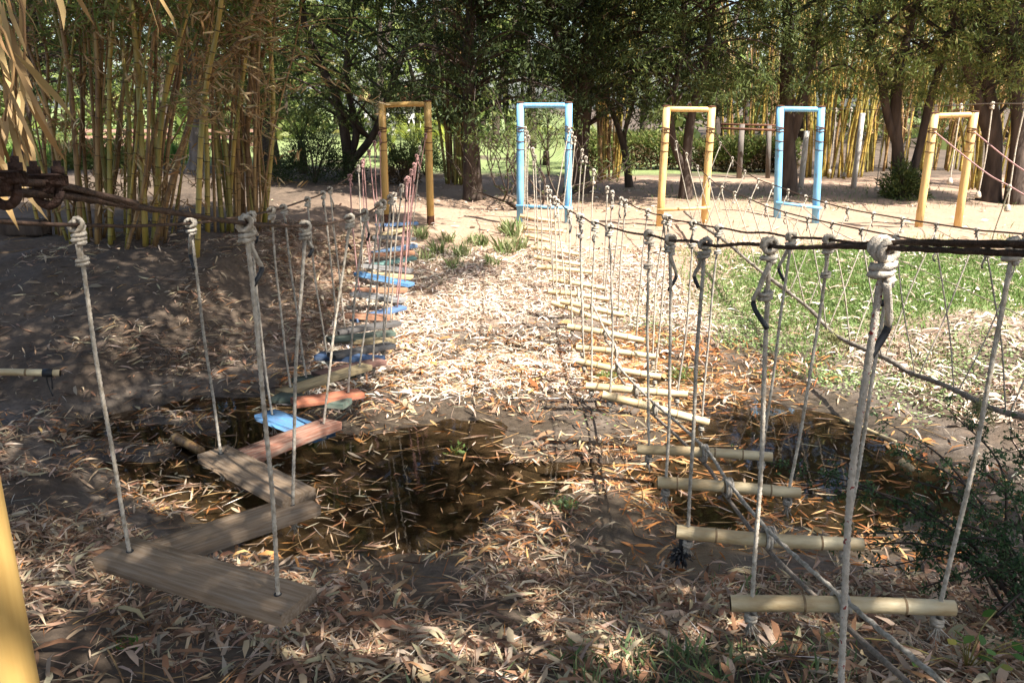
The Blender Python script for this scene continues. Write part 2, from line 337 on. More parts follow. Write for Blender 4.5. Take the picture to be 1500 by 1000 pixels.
wx = np.linspace(-7, 4.2, 30); wy = np.linspace(4.2, 10.2, 18); WX, WY = np.meshgrid(wx, wy)
i = np.arange(17)[:, None]*30; j = np.arange(29)[None]
wo = mk('water', np.stack([WX, WY, np.full(WX.shape, WATER)], -1).reshape(-1, 3), np.stack([i+j, i+j+1, i+31+j, i+30+j], -1).reshape(-1, 4), 'water'); wo['kind'] = 'structure'

# ================================================================== GATES: two pipe posts, a top bar, a low bar
def gate(label, m, L, Rr, Y, group, low=True, rusty=False, sag=0):
    """L, Rr: (base pixel, top pixel) of each post"""
    P = [[onY(*L[0], Y), onY(*L[1], Y)], [onY(*Rr[0], Y), onY(*Rr[1], Y)]]
    for q in P:
        gz = float(ground_z(q[0][0], q[0][1])); q[0] = q[0]+(q[1]-q[0])*((gz-q[0][2])/(q[1][2]-q[0][2]))
    root = thing('gate', label, 'gate', (P[0][0]+P[1][0])/2, group)
    for b, t in P:
        d = t-b; mb = MB(); mb.tube([b-d*.12, b+d*.3, b+d*.7, t], .068, 20)
        po = mb.build('post', m, root)
        c = MB(); c.tube([t+(0, 0, -.012), t+(0, 0, .004), t+(0, 0, .0041), t+(0, 0, .012)], [.073, .073, .07, .02], 20); c.build('cap', 'rust', po)
        zb = (1.72-b[2])/d[2]
        for k, zz in enumerate((zb-.015, zb, zb+.012, zb-.1)):
            w = b+d*zz; a = np.linspace(0, 2*PI, 25)
            MB().tube(np.stack([w[0]+.073*np.cos(a), w[1]+.073*np.sin(a), w[2]+.012*np.sin(a+k*2)], 1), .008, 6, caps=False).build('wire_wrap', 'rust', po)
        w = b+d*(1.35-b[2])/d[2]; a = np.linspace(0, 2*PI, 25)
        MB().tube(np.stack([w[0]+.072*np.cos(a), w[1]+.072*np.sin(a), w[2]+0*a], 1), .006, 6, caps=False).build('wire_wrap', 'rust', po)
        mb = MB(); w = b+d*.03; mb.tube([b-d*.02, b+d*.035, b+d*(.06+.03*R.rand())], [.0715, .0712, .069], 20, caps=False)
        mb.build('rust_band', 'rust', po) if rusty else None
    t0, t1 = P[0][1], P[1][1]; dn = np.array((0, 0, .055))
    MB().tube(curve([t0-dn, (t0+t1)/2-dn-(0, 0, sag), t1-dn], 9), .045, 16).build('top_bar', m, root)
    mid = (t0+t1)/2+(0, 0, -.02-sag); a = np.linspace(-.5, PI+.5, 12)
    MB().tube(np.stack([mid[0]+.026*np.cos(a), mid[1]+0*a, mid[2]+.03+.035*np.sin(a)], 1), .007, 6).build('hook', 'rust', root)
    if low:
        b0 = P[0][0]+(P[0][1]-P[0][0])*.14; b1 = P[1][0]+(P[1][1]-P[1][0])*.14; e = (b1-b0)*.09; f = np.array((0, -.1, 0))
        lb = MB(); lb.tube([b0-e+f, (b0+b1)/2+f, b1+e+f], .03, 14).build('low_bar', m, root)
    return root, P
GG = 'painted pipe gates at the far bank'
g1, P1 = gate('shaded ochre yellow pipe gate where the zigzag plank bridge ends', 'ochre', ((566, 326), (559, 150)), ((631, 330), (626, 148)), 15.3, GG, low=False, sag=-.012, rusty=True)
g2, P2 = gate('blue pipe gate where the bamboo rung bridge ends', 'blue', ((762, 320), (762, 150)), ((832, 323), (833, 150)), 15.6, GG)
g3, P3 = gate('yellow pipe gate where the single pole bridge is tied', 'yellow', ((966, 334), (977, 155)), ((1031, 334), (1043, 156)), 15.05, GG)
g4, P4 = gate('blue pipe gate with no planks, between two yellow gates', 'blue', ((1138, 328), (1143, 155)), ((1194, 328), (1203, 156)), 15.4, GG)
g5, P5 = gate('leaning yellow pipe gate before the row of hanging ropes', 'yellow', ((1345, 335), (1370, 165)), ((1402, 335), (1428, 163)), 14.8, GG, low=False)
# the near gate of the plank bridge: one post shows
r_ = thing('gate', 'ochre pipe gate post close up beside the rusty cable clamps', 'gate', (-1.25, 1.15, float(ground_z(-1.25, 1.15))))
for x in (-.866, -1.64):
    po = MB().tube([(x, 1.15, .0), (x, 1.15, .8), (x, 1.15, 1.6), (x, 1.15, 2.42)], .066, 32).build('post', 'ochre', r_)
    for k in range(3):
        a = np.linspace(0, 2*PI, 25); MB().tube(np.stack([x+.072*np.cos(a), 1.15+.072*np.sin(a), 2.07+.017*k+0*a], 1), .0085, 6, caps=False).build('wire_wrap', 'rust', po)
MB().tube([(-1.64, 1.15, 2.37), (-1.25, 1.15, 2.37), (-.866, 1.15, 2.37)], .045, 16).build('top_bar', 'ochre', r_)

# ================================================================== ROPES AND KNOTS
RR = .0104                                          # rope radius
def lod(w): return 0 if w < 4.6 else 1 if w < 8.5 else 2
def hanger(root, top, bot, cdir, m, lv, tail=None, tailside=1, thick=1.0, endknot=True, midknot=False, under=None):
    """a rope tied round a cable at top, straight down to bot (through a board or rung), with knot, tail and stopper knot"""
    r = RR*thick; top = np.asarray(top, float); bot = np.asarray(bot, float); c = unit(cdir); L = np.linalg.norm(top-bot)
    sides = (12, 8, 6)[lv]; step = (.011, .03, .12)[lv]; st = 3 if lv < 2 else 0
    n = max(4, int(L/step)); t = np.linspace(0, 1, n)[:, None]
    side = unit(np.cross(c, (0, 0, 1))); bow = side*np.sin(PI*t)*R.uniform(-.02, .02)+c*np.sin(PI*t)*R.uniform(-.03, .03)+side*np.sin(3*PI*t+R.rand()*3)*.003*(t*(1-t)*4)
    P = (top-(0, 0, .04))*(1-t)+bot*t+bow
    ro = MB().tube(P, r*.95, sides, st, .055).build('hanger_rope', m, root)
    # knot: turns round the cable, then round the rope
    k = (.012, .02, .035)[lv]; turns = R.choice([2.0, 2.5, 3.0]); R1 = r+.0095; hw = r*1.15*turns
    a = np.linspace(PI/2, PI/2+turns*2*PI, int(turns*2*PI*R1/k)+8); f = np.linspace(-1, 1, len(a))
    jit = 1+.3*np.sin(a*R.uniform(.8, 1.9)+R.rand()*6)+.12*R.rand()
    K = top[None]+c*(f*hw*.55)[:, None]+side*(R1*jit*np.cos(a))[:, None]+np.array((0, 0, 1.))*(R1*jit*np.sin(a))[:, None]
    tr2 = R.choice([1.5, 2.0, 2.5]); b = np.linspace(0, tr2*2*PI, int(tr2*2*PI*R1/k)+6); g = np.linspace(0, 1, len(b))
    rw = r*2.05; W = top[None]-np.array((0, 0, 1.))*(R1+r+g*r*2*tr2*.8)[:, None]+(c*np.cos(b)[:, None]+side*np.sin(b)[:, None])*rw*(1+.12*np.sin(b*1.3)[:, None])
    path = np.vstack([K, W])
    kb = MB(); kb.tube(path, r*1.04, (10, 7, 5)[lv], st if lv == 0 else 0, .055); 
    kn = kb.build('knot', m, ro)
    if tail is None: tail = R.choice([.0, .08, .13, .18])
    if tail > 0:
        s0 = W[-1]; dv = unit(c*R.uniform(.2, .5)*tailside+side*R.uniform(-.4, .4)+(0, 0, -1)); q = R.uniform(-.25, .25)
        T = curve([s0, s0+dv*tail*.45, s0+dv*tail*.8+c*q*tail*.3, s0+(0, 0, -tail)+dv*tail*.12+c*q*tail], max(5, int(tail/k)))
        ct = max(3, int(len(T)*.62))
        MB().tube(T[:ct+1], r*.95, (10, 7, 5)[lv], st if lv < 1 else 0, .055).build('tail', m, ro)
        MB().tube(T[ct:], r*.86, (10, 7, 5)[lv]).build('taped_end', 'tape', ro)
    if midknot:
        w0 = top-(0, 0, 1.)*np.array(midknot); b = np.linspace(0, 2*2*PI, 30); g = np.linspace(0, 1, 30)[:, None]
        MB().tube(w0-np.array((0, 0, 1.))*g*r*3+(c*np.cos(b)[:, None]+side*np.sin(b)[:, None])*r*1.9, r*.9, 8, st if lv == 0 else 0, .055).build('hitch', m, ro)
    if endknot:
        u = under if under is not None else .05; c0 = bot-(0, 0, u); b = np.linspace(0, 5*PI, (40, 22, 14)[lv]); g = np.linspace(-1, 1, len(b))
        ek = MB(); ek.tube(np.vstack([bot[None]-[[0, 0, .0]], c0+np.stack([r*1.7*np.cos(b)*np.sqrt(1-.5*g**2), r*1.7*np.sin(b), -g*-r*1.6*0-g*r*1.8], 1)]), r*.95, (8, 6, 5)[lv])
        nb = (14, 7, 0)[lv]
        for _ in range(nb):                                            # frayed end
            e = unit(np.array((R.normal()*.45, R.normal()*.45, -1))); ek.tube([c0-(0, 0, r), c0-(0, 0, r*2)+e*.025, c0-(0, 0, r*2)+e*R.uniform(.04, .075)+rdir(1)[0]*.01], [.003, .003, .0015], 4)
        ek.build('stopper_knot', 'rope_grey', ro)
    return ro
def cable(root, pts, r, name='cable', m='wire', lay=True, n=None):
    P = curve(pts, n or 160); mb = MB(); mb.tube(P, r, 10, 5 if lay else 0, .05); return mb.build(name, m, root)

# ---------------------------------------------------------------- bridge of zigzag planks
K = -.052
zc1 = prof([(.4, 2.14), (1.15, 2.08), (1.5, 2.04), (2, 1.95), (2.8, 1.8), (3.7, 1.66), (4.56, 1.55), (5.6, 1.45), (6.6, 1.37), (8.5, 1.28), (10.5, 1.27), (12, 1.36), (13.5, 1.53), (15.2, 1.72)])
zp1 = prof([(2.4, .34), (3.16, .28), (4.6, .15), (5.8, .02), (7, -.13), (8, -.22), (9.3, -.32), (10.2, -.33), (11.4, -.2), (12.2, -.13), (13.1, -.05), (15.2, .1)])
XL1 = lambda Y: np.interp(Y, [0, 13, 15.25], [-1.53, -1.53+K*13, P1[0][0][0]]); XR1 = lambda Y: np.interp(Y, [0, 13, 15.25], [-.77, -.77+K*13, P1[1][0][0]])
b1 = thing('plank_bridge', 'rope bridge of zigzag wooden planks, grey near and painted many colours further on', 'rope bridge', (-1.5, 8, float(zp1(8))))
def cable1(XF, skip=0):
    ys = np.linspace(1.15, 15.25, 40); return [(float(XF(y)), y, float(zc1(y))) for y in ys]
cable(b1, cable1(XR1), .0088, n=420); cable(b1, cable1(XL1), .0088, n=300)
# doubled cable end with two rusty clamps, tied back at the near post
ys = np.linspace(1.12, 1.9, 40); P = np.stack([XR1(ys)+.004, ys, zc1(ys)+.0185-.012*sstep(1.55, 1.9, ys)], 1)
MB().tube(P, .0088, 10, 5, .05).build('cable_end', 'wire', b1)
for yc in (1.375, 1.515):
    c = np.array([float(XR1(yc)), yc, float(zc1(yc))+.01]); tdir = unit(np.array([K, 1, -.12])); sd = unit(np.cross(tdir, (0, 0, 1))); up = np.cross(sd, tdir)
    cl = MB(); cl.box(c+up*.016, [tdir, sd, up], (.021, .031, .011), bev=.35); cl.box(c+up*.004, [tdir, sd, up], (.026, .016, .012), bev=.4)      # saddle
    a = np.linspace(PI, 2*PI, 12); cl.tube(c-up*.004+sd*(.021*np.cos(a))[:, None]+up*(.026*np.sin(a))[:, None], .0085, 8)                            # U bolt
    for s_ in (-1, 1):
        cl.tube([c+sd*.021*s_-up*.008, c+sd*.021*s_+up*.05], .0068, 8); cl.tube([c+sd*.021*s_+up*.027, c+sd*.021*s_+up*.04], .0125, 6)
    cl.build('clamp', 'clamp', b1, smooth=False)
planks = [  # left end pixel, right end pixel, width m, paint
 ((178, 812), (425, 885), .21, 'wood_grey'), ((200, 808), (442, 730), .2, 'wood_grey'), ((318, 668), (432, 728), .2, 'wood_grey'), ((345, 665), (480, 615), .17, 'wood_redside'),
 ((392, 590), (468, 616), .18, 'p_blue'), ((440, 588), (520, 577), .16, 'p_red'), ((412, 576), (500, 584), .16, 'p_dgreen'), ((418, 573), (532, 538), .15, 'p_tan'),
 ((440, 552), (520, 540), .17, 'p_dgreen'), ((470, 548), (553, 530), .16, 'p_maroon'), ((472, 516), (552, 521), .18, 'p_dblue'), ((492, 520), (568, 506), .17, 'p_black'),
 ((486, 491), (570, 496), .18, 'p_tan'), ((488, 497), (570, 488), .16, 'p_dgreen'), ((499, 481), (578, 469), .18, 'p_black'), ((512, 462), (566, 465), .18, 'p_orange'), ((522, 463), (586, 447), .17, 'p_dblue'), ((522, 430), (586, 439), .18, 'p_grey'),
 ((522, 421), (590, 421), .17, 'p_orange'), ((527, 401), (598, 416), .17, 'p_blue'), ((535, 397), (598, 402), .16, 'p_tan'), ((537, 389), (598, 396), .16, 'p_grey'), ((538, 386), (603, 375), .17, 'p_teal'),
 ((549, 373), (602, 370), .17, 'p_orange'), ((550, 367), (604, 357), .18, 'p_lblue'), ((552, 347), (603, 350), .16, 'p_grey'), ((550, 344), (598, 331), .17, 'p_tan'), ((554, 330), (608, 327), .17, 'p_dblue')]
PE = []
for k, (l, r, wd, m) in enumerate(planks):
    A = hit_profile(*l, zp1); B = hit_profile(*r, zp1)
    if k > 3 and abs(A[1]-B[1]) > .75: mY = (A[1]+B[1])/2; A = onY(*l, mY+np.sign(A[1]-mY)*.37); B = onY(*r, mY+np.sign(B[1]-mY)*.37)
    dz = (-.085 if k == 4 else (-.018, .018)[k % 2]) if k > 3 else (.02, -.026, .022, -.02)[k]; A = A+(0, 0, dz-.02); B = B+(0, 0, dz-.02)
    d = unit(B-A); sd = unit(np.cross((0, 0, 1), d)); up = np.cross(d, sd); L = np.linalg.norm(B-A)
    # local mesh with its long side along x, so that the grain follows the board
    mb = MB(); mb.box((0, 0, 0), np.eye(3), (L/2+(.05 if k < 4 else .055), wd/2*(1 if k < 5 else .86), .024 if k > 3 else .03), bev=.16)
    V = np.concatenate(mb.V)
    o = mk('plank', V, mb.F, m, None, smooth=False); o.parent = b1
    from mathutils import Matrix
    Mx = Matrix(((d[0], sd[0], up[0], 0), (d[1], sd[1], up[1], 0), (d[2], sd[2], up[2], 0), (0, 0, 0, 1))); c = (A+B)/2-np.array(b1.location)
    o.matrix_local = Matrix.Translation(c) @ Mx; PE.append((A, B, d))
labs1 = {4: 'bright blue plank', 5: 'red painted plank'}
hl = [0, 2, 4, 7, 8, 10, 12, 14, 17, 19, 21, 22, 24, 25, 27]; hr = [0, 1, 3, 5, 7, 9, 11, 12, 14, 16, 17, 19, 21, 22, 24, 26]
for lst, side, XF in ((hl, 0, XL1), (hr, 1, XR1)):
    for q, k in enumerate(lst):
        E_ = PE[k][side]; bx = E_+PE[k][2]*(.06 if side == 0 else -.06); y = bx[1]
        tx = np.array([float(XF(y)), y, float(zc1(y))])
        w = y; lv = lod(w); far = y > 9.5
        mm = 'rope_pink' if (far and R.rand() < .62) else ('rope' if R.rand() < .6 else 'rope_grey')
        th = .031 if k < 4 else .025; a = np.linspace(0, 2*PI, 13); MB().tube(np.stack([bx[0]+.013*np.cos(a), bx[1]+.013*np.sin(a), bx[2]+th+0*a], 1), .0035, 5, caps=False).build('rope_hole', 'tape', b1) if y < 7 else None
        hanger(b1, tx, bx-(0, 0, .03), (K, 1, 0), mm, lv, tail=(.14 if q == 0 else None), thick=(1.0 if lv < 2 else .95), under=.03, midknot=(.13 if q == 0 and side == 0 else False))

# ---------------------------------------------------------------- bridge of bamboo rungs
zc2 = prof([(.3, 2.12), (1.9, 1.87), (2.7, 1.74), (3.45, 1.62), (4.1, 1.53), (4.63, 1.47), (5.54, 1.36), (7.1, 1.21), (8.7, 1.11), (10, 1.08), (11, 1.12), (12.6, 1.31), (14, 1.58), (15.5, 1.78)])
b2 = thing('rung_bridge', 'rope bridge of tan bamboo rungs hung from two dark cables', 'rope bridge', (1, 8, -.2))
XC2 = lambda Y: np.interp(Y, [0, 13, 15.5], [1.42, 1.42+K*13, (P2[0][0][0]+P2[1][0][0])/2])
def cable2(s):
    ys = np.linspace(.3, 15.5, 40); return [(float(XC2(y))+s*.39, y, float(zc2(y))+.006*math.sin(y*9+s)) for y in ys]
cable(b2, cable2(-1), .0078, n=420); cable(b2, cable2(1), .0078, n=420)
ys = np.linspace(.3, 2.4, 30); MB().tube(np.stack([XC2(ys)-.39+.012, ys, zc2(ys)+.016-.012*sstep(1.9, 2.4, ys)+.02*sstep(1.6, .3, ys)], 1), .0078, 10, 5, .05).build('cable_end', 'wire', b2)
R2 = [((762,316),(815,325),15.2), ((765,334),(825,339),14.75), ((769,344),(835,359),14.3), ((778,362),(849,373),13.4), ((782,376),(854,388),12.95), ((787,391),(868,399),12.1), ((804,409),(889,423),10.9), ((803,427),(893,439),10.5), ((821,441),(914,462),9.6), ((808,443),(896,475),9.9), ((831,478),(943,499),8.4), ((844,509),(964,523),7.65), ((844,528),(968,552),7.5), ((858,565),(1007,578),6.66), ((882,578),(1038,619),5.97), ((933,658),(1131,669),4.63), ((963,706),(1172,722),4.14), ((990,778),(1264,797),3.52), ((1070,883),(1398,890),2.75)]
def rung(root, A, B, r, name='rung', nodes_=3):
    d = B-A; n = 26; t = np.linspace(0, 1, n); nd = np.sort((np.arange(nodes_)+R.uniform(.25, .75, nodes_))/nodes_)
    ts = np.unique(np.concatenate([t]+[[q-.02, q-.006, q, q+.006, q+.02] for q in nd])); ts = ts[(ts >= 0) & (ts <= 1)]
    rad = np.full(len(ts), r); mi = np.zeros(len(ts)-1, int)
    for q in nd:
        rad *= 1+.07*np.exp(-((ts-q)/.008)**2); mi[(ts[:-1] >= q-.0065) & (ts[1:] <= q+.0065)] = 1
    rad *= 1-.08*ts; bend = np.sin(PI*ts)[:, None]*np.array((0, 0, R.uniform(-.012, .012)))
    P = A+d*ts[:, None]+bend; L = np.linalg.norm(d)
    # drawn in its own frame so that the grain runs along the cane
    x = unit(d); sd = unit(np.cross((0, 0, 1), x)); up = np.cross(x, sd); fr = np.stack([x, sd, up])
    Q = (P-(A+B)/2)@fr.T; mb = MB(); mb.tube(Q, rad, 14, mis=mi, caps=False)
    for e, sg in ((0, -1), (-1, 1)):                                   # hollow ends
        mb.tube([Q[e], Q[e]-(sg*.0001, 0, 0), Q[e]-(sg*.03, 0, 0)], [rad[e], rad[e]*.74, rad[e]*.7], 14, mi=2, mis=[0, 2])
    o = mk(name, np.concatenate(mb.V), mb.F, 'rung', None, mats=['rung', 'rung_ring', 'rung_hole'], midx=mb.mi); o.parent = root
    from mathutils import Matrix
    Mx = Matrix(((x[0], sd[0], up[0], 0), (x[1], sd[1], up[1], 0), (x[2], sd[2], up[2], 0), (0, 0, 0, 1)))
    o.matrix_local = Matrix.Translation((A+B)/2-np.array(root.location)) @ Mx
    return o
RE = []
for l, r, Y in R2:
    RE.append((onY(*l, Y+.05), onY(*r, Y-.05)))
A, B = RE[-1]; s_ = np.array((.06, -.78, .15)); RE.append((A+s_, B+s_)); RE.append((A+2*s_, B+2*s_))
mids = []
for k, (A, B) in enumerate(RE):
    y = A[1]; lv = lod(y); rr = .034 if k != 14 else .037
    rung(b2, A, B, rr*R.uniform(.92, 1.06), nodes_=R.choice([2, 3])); mids.append((A+B)/2)
    for s, E_, in ((-1, A+(B-A)*R.uniform(.055, .1)), (1, B-(B-A)*R.uniform(.055, .1))):
        yy = E_[1]; tp = np.array([float(XC2(yy))+s*.39, yy, float(zc2(yy))]); tp[0] = .55*tp[0]+.45*tp[0]
        m = 'rope_red' if y < 2.4 and s < 0 else ('rope' if R.rand() < .5 else 'rope_grey')
        tl = .2 if (k in (18, 19) and s < 0) else (.0 if k == 18 else None)
        hanger(b2, tp, E_-(0, 0, .0), (K, 1, 0), m, lv, tail=tl, under=.06, thick=(1.12 if y < 2.6 else 1), midknot=(.16 if R.rand() < .35 else False))
mids = sorted(mids, key=lambda q: q[1])
up_ = [q+(-.01, 0, .048) for q in mids if q[1] < 10.6]; dn_ = [q+(.0, 0, -.06) for q in mids if q[1] < 9.2]
MB().tube(curve(up_, 300), .0115, 8, 3, .08).build('foot_rope', 'rope_grey', b2)
MB().tube(curve(dn_, 200), .011, 8).build('foot_cable', 'rope_dark', b2)
for q in mids:
    if q[1] > 10.6: continue
    a = np.linspace(0, 2.5*2*PI, 50); f = np.linspace(-1, 1, 50)
    MB().tube(np.stack([q[0]+.018*f, q[1]+.047*np.cos(a), q[2]+.05*np.sin(a)], 1), .0095, 6).build('lashing', 'rope_grey', b2)
# the rung's frayed dark lump under one end
c = RE[17][0]+(.03, .0, -.13); 
fr_ = MB()
for _ in range(60):
    e = unit(R.normal(size=3)*(1, 1, .7)); fr_.tube([c+e*.008, c+e*.04, c+e*R.uniform(.045, .065)+(0, 0, -.012)], [.008, .006, .002], 5)
fr_.tube([RE[17][0]+(.03, 0, 0), c], .012, 8)
fr_.build('frayed_tuft', 'tape', b2)

# ---------------------------------------------------------------- bridge of one long pole in V ropes
b3 = thing('pole_bridge', 'single long weathered pole hung in V ropes over the green slope', 'rope bridge', (3.6, 8, -.2))
X3 = 4.0; pole_px = [(1012, 312), (1050, 345), (1100, 385), (1180, 450), (1230, 490), (1300, 530), (1340, 546), (1420, 582), (1500, 610)]
pp = [onplane(*q, X3) for q in pole_px]; pp = sorted(pp, key=lambda q: q[1]); pp = [pp[0]+(pp[0]-pp[1])*1.6]+pp
pp[-1] = np.array([(P3[0][0][0]+P3[1][0][0])/2, 14.9, .3]); pp[-2][1] = min(pp[-2][1], 13.6)
pc = curve(pp, 220)+np.stack([.02*np.sin(np.linspace(0, 19, 220)), 0*np.linspace(0, 1, 220), .02*np.sin(np.linspace(0, 31, 220))], 1); rad = .023+.004*np.sin(np.linspace(0, 40, 220))*np.cos(np.linspace(0, 23, 220))+.003*R.normal(size=220); MB().tube(pc, rad, 12).build('pole', 'stonewood' if 'stonewood' in M else 'bark_grey', b3)
z3l = [onplane(*q, X3-.4) for q in ((1500, 373), (1365, 355), (1262, 336), (1150, 311), (1090, 288), (1040, 262))]; z3r = [onplane(*q, X3+.4) for q in ((1490, 342), (1425, 336), (1302, 317), (1222, 301), (1150, 277), (1090, 250))]
def c3(pts, post):
    pts = sorted(pts, key=lambda q: q[1]); d = pts[0]-pts[1]; pts = [pts[0]+d/np.linalg.norm(d)*3]+pts+[post]
    pts = [p for p in pts[:-1] if p[1] < 14.2]+[post]; return pts
zt = lambda P: P[0]+(P[1]-P[0])*((1.72-P[0][2])/(P[1][2]-P[0][2]))
cl3 = c3(z3l, zt(P3[0])); cr3 = c3(z3r, zt(P3[1])); cable(b3, cl3, .0078, lay=False); cable(b3, cr3, .0078, lay=False)
for pts, s in ((cl3, -1), (cr3, 1)):
    C = curve(pts, 400); 
    for y in np.arange(4.4, 14.4, .62)+.2*(s > 0):
        T = C[np.argmin(abs(C[:, 1]-y))]; Bq = pc[np.argmin(abs(pc[:, 1]-(y-.12*s)))]
        hanger(b3, T, Bq-(0, 0, .03), (K, 1, 0), 'rope' if R.rand() < .5 else 'rope_grey', 1 if y < 7 else 2, tail=R.choice([0, .08]), thick=.72, endknot=False, midknot=(.12 if R.rand() < .3 else False))
for y in (6.0, 8.6):                                    # moss and fibre wraps on the pole
    q = pc[np.argmin(abs(pc[:, 1]-y))]; mb = MB()
    for _ in range(80):
        o_ = q+np.array((R.normal()*.03, R.normal()*.08, R.normal()*.03)); mb.tube([o_, o_+(R.normal()*.03, R.normal()*.03, -.03), o_+(R.normal()*.04, R.normal()*.04, -.09)], .003, 4)
    mb.build('moss_wrap', 'moss' if 'moss' in M else 'rope_dark', b3)

# the bare wire from the second blue gate
b4 = thing('wire_line', 'thin slack wire running down from the low bar of the second blue gate', 'wire', (5, 10, .2))
q0 = P4[0][0]*.5+P4[1][0]*.5+(0, -.12, .3); MB().tube(curve([q0, onplane(1222, 338, 5.9), onplane(1360, 400, 5.9), onplane(1500, 464, 5.9), onplane(1700, 560, 5.9)], 60), .006, 6).build('wire', 'rope_dark', b4)

# bridge of pale planks at the right edge
b5 = thing('plank_bridge', 'rope bridge with pale planks leaving the leaning yellow gate', 'rope bridge', (8, 12, 0))
l5 = [zt(P5[0]), onplane(1440, 250, 8.1), onplane(1479, 273, 8.1), onplane(1560, 318, 8.1), onplane(1700, 370, 8.1)]
r5 = [zt(P5[1]), onplane(1500, 250, 8.9), onplane(1600, 300, 8.9), onplane(1750, 350, 8.9)]
cable(b5, l5, .012, m='rope_pink', lay=False); cable(b5, r5, .012, m='rope_pink', lay=False)
for (x0, y0, x1, y1, m, top) in ((1433, 382, 1530, 386, 'p_white', (1479, 273)), (1487, 404, 1580, 420, 'p_lblue', None)):
    A = onplane(x0, y0, 8.1); B = onY(x1, y1, A[1]+.1); d = unit(B-A); sd = unit(np.cross((0, 0, 1), d)); mb = MB(); mb.box((A+B)/2, [d, sd, np.cross(d, sd)], (np.linalg.norm(B-A)/2, .1, .022)); mb.build('plank', m, b5, smooth=False)
    T = onplane(*top, 8.1) if top else np.array(curve(l5, 200)[np.argmin(abs(curve(l5, 200)[:, 1]-A[1]))]); hanger(b5, T, A+d*.12+(0, 0, -.03), (K, 1, 0), 'rope', 2, tail=0)

# ropes dangling from an overhead line
b6 = thing('swing_line', 'overhead line with dangling knotted white ropes past the leaning gate', 'swing ropes', (9, 18, 2.1))
tops = [(1225, 160, 24), (1247, 160, 22.8), (1298, 161, 20.8), (1337, 157, 19.3), (1371, 156, 18), (1408, 154, 16.6), (1454, 152, 15.2), (1502, 152, 14.0)]
tp = [onY(*q) for q in tops]; cable(b6, [onY(1205, 162, 25)]+tp+[onY(1600, 150, 12)], .009, lay=False, m='rope_dark')
for k, q in enumerate(tp):
    ln = (1.72, 1.72, 1.9, 1.62, 1.62, 1.45, 1.6, 1.7)[k]; bt = q-(0, 0, ln)
    ro = hanger(b6, q, bt, (0, 1, 0), 'rope', 2, tail=0, thick=1.25, endknot=False)
    MB().tube([bt+(0, 0, .06), bt+(0, 0, .03), bt+(0, 0, -.03), bt+(0, 0, -.06)], [.02, .04, .055, .05], 10).build('rope_end', 'rope', ro)

# pale posts and bars of a course further back
for k, (x, yb, yt, Y, lab) in enumerate(((1173, 272, 192, 22, 'short pale post before the yellow bamboo clump'), (1250, 275, 166, 22.6, 'tall whitewashed post right of the yellow bamboo clump'))):
    B = onY(x, yb, Y); T = onY(x+(yb-yt)*.13, yt, Y); B[2] = float(ground_z(B[0], B[1])); T[0] = B[0]+.02
    o = MB().tube([B-(0, 0, .2), B*.5+T*.5, T-(0, 0, .01), T], [.075, .07, .066, .05], 12).build('post', 'pale_post'); o.name = 'wooden_post'; tag(o, lab, 'post')
fr = thing('beam_frame', 'thin rusty overhead beams on a grey post before the hedge', 'frame', onY(1083, 255, 25))
B = onY(1083, 255, 25); B[2] = float(ground_z(B[0], B[1])); T = onY(1087, 182, 25)
MB().tube([B, T], .08, 10).build('post', 'bark_grey', fr); MB().tube([onY(1056, 182, 25), onY(1140, 184, 25)], .03, 8).build('beam', 'rust', fr); MB().tube([onY(1056, 188, 24.6), onY(1140, 191, 24.6)], .035, 8).build('beam', 'rust', fr); MB().tube([onY(1125, 255, 25)*(1, 1, 0), onY(1127, 184, 25)], .07, 10).build('post', 'bark_grey', fr)

# pole with a taped end jutting from the left bank
pb = thing('bamboo_pole', 'pale bamboo pole with black taped end jutting from the left bank', 'pole', (-5, 7, -.2))
A = onplane(88, 546, -3.7); B = A+(-1.6, -.35, .12)
rung(pb, B, A, .034); q = A+(B-A)*.035; q2 = A+(B-A)*.085; MB().tube([q, q2], .0385, 14).build('tape_band', 'tape', pb)
for f_ in (.5, .93):
    q = A+(B-A)*f_; g_ = float(ground_z(q[0], q[1])); MB().tube([(q[0]+.02, q[1]+.05, g_-.2), (q[0], q[1]+.045, (g_+q[2])/2), (q[0], q[1]+.06, q[2]+.12)], [.03, .027, .022], 8).build('stake', 'bark', pb)
MB().tube(curve([A+(B-A)*.07, A+(B-A)*.07+(0, 0, -.1), A+(B-A)*.055+(0, 0, -.22)], 10), .006, 6).build('cord', 'tape', pb); MB().tube(curve([A+(B-A)*.045+(0, 0, -.03), A+(B-A)*.05+(0, 0, -.15)], 6), .006, 6).build('cord', 'tape', pb)

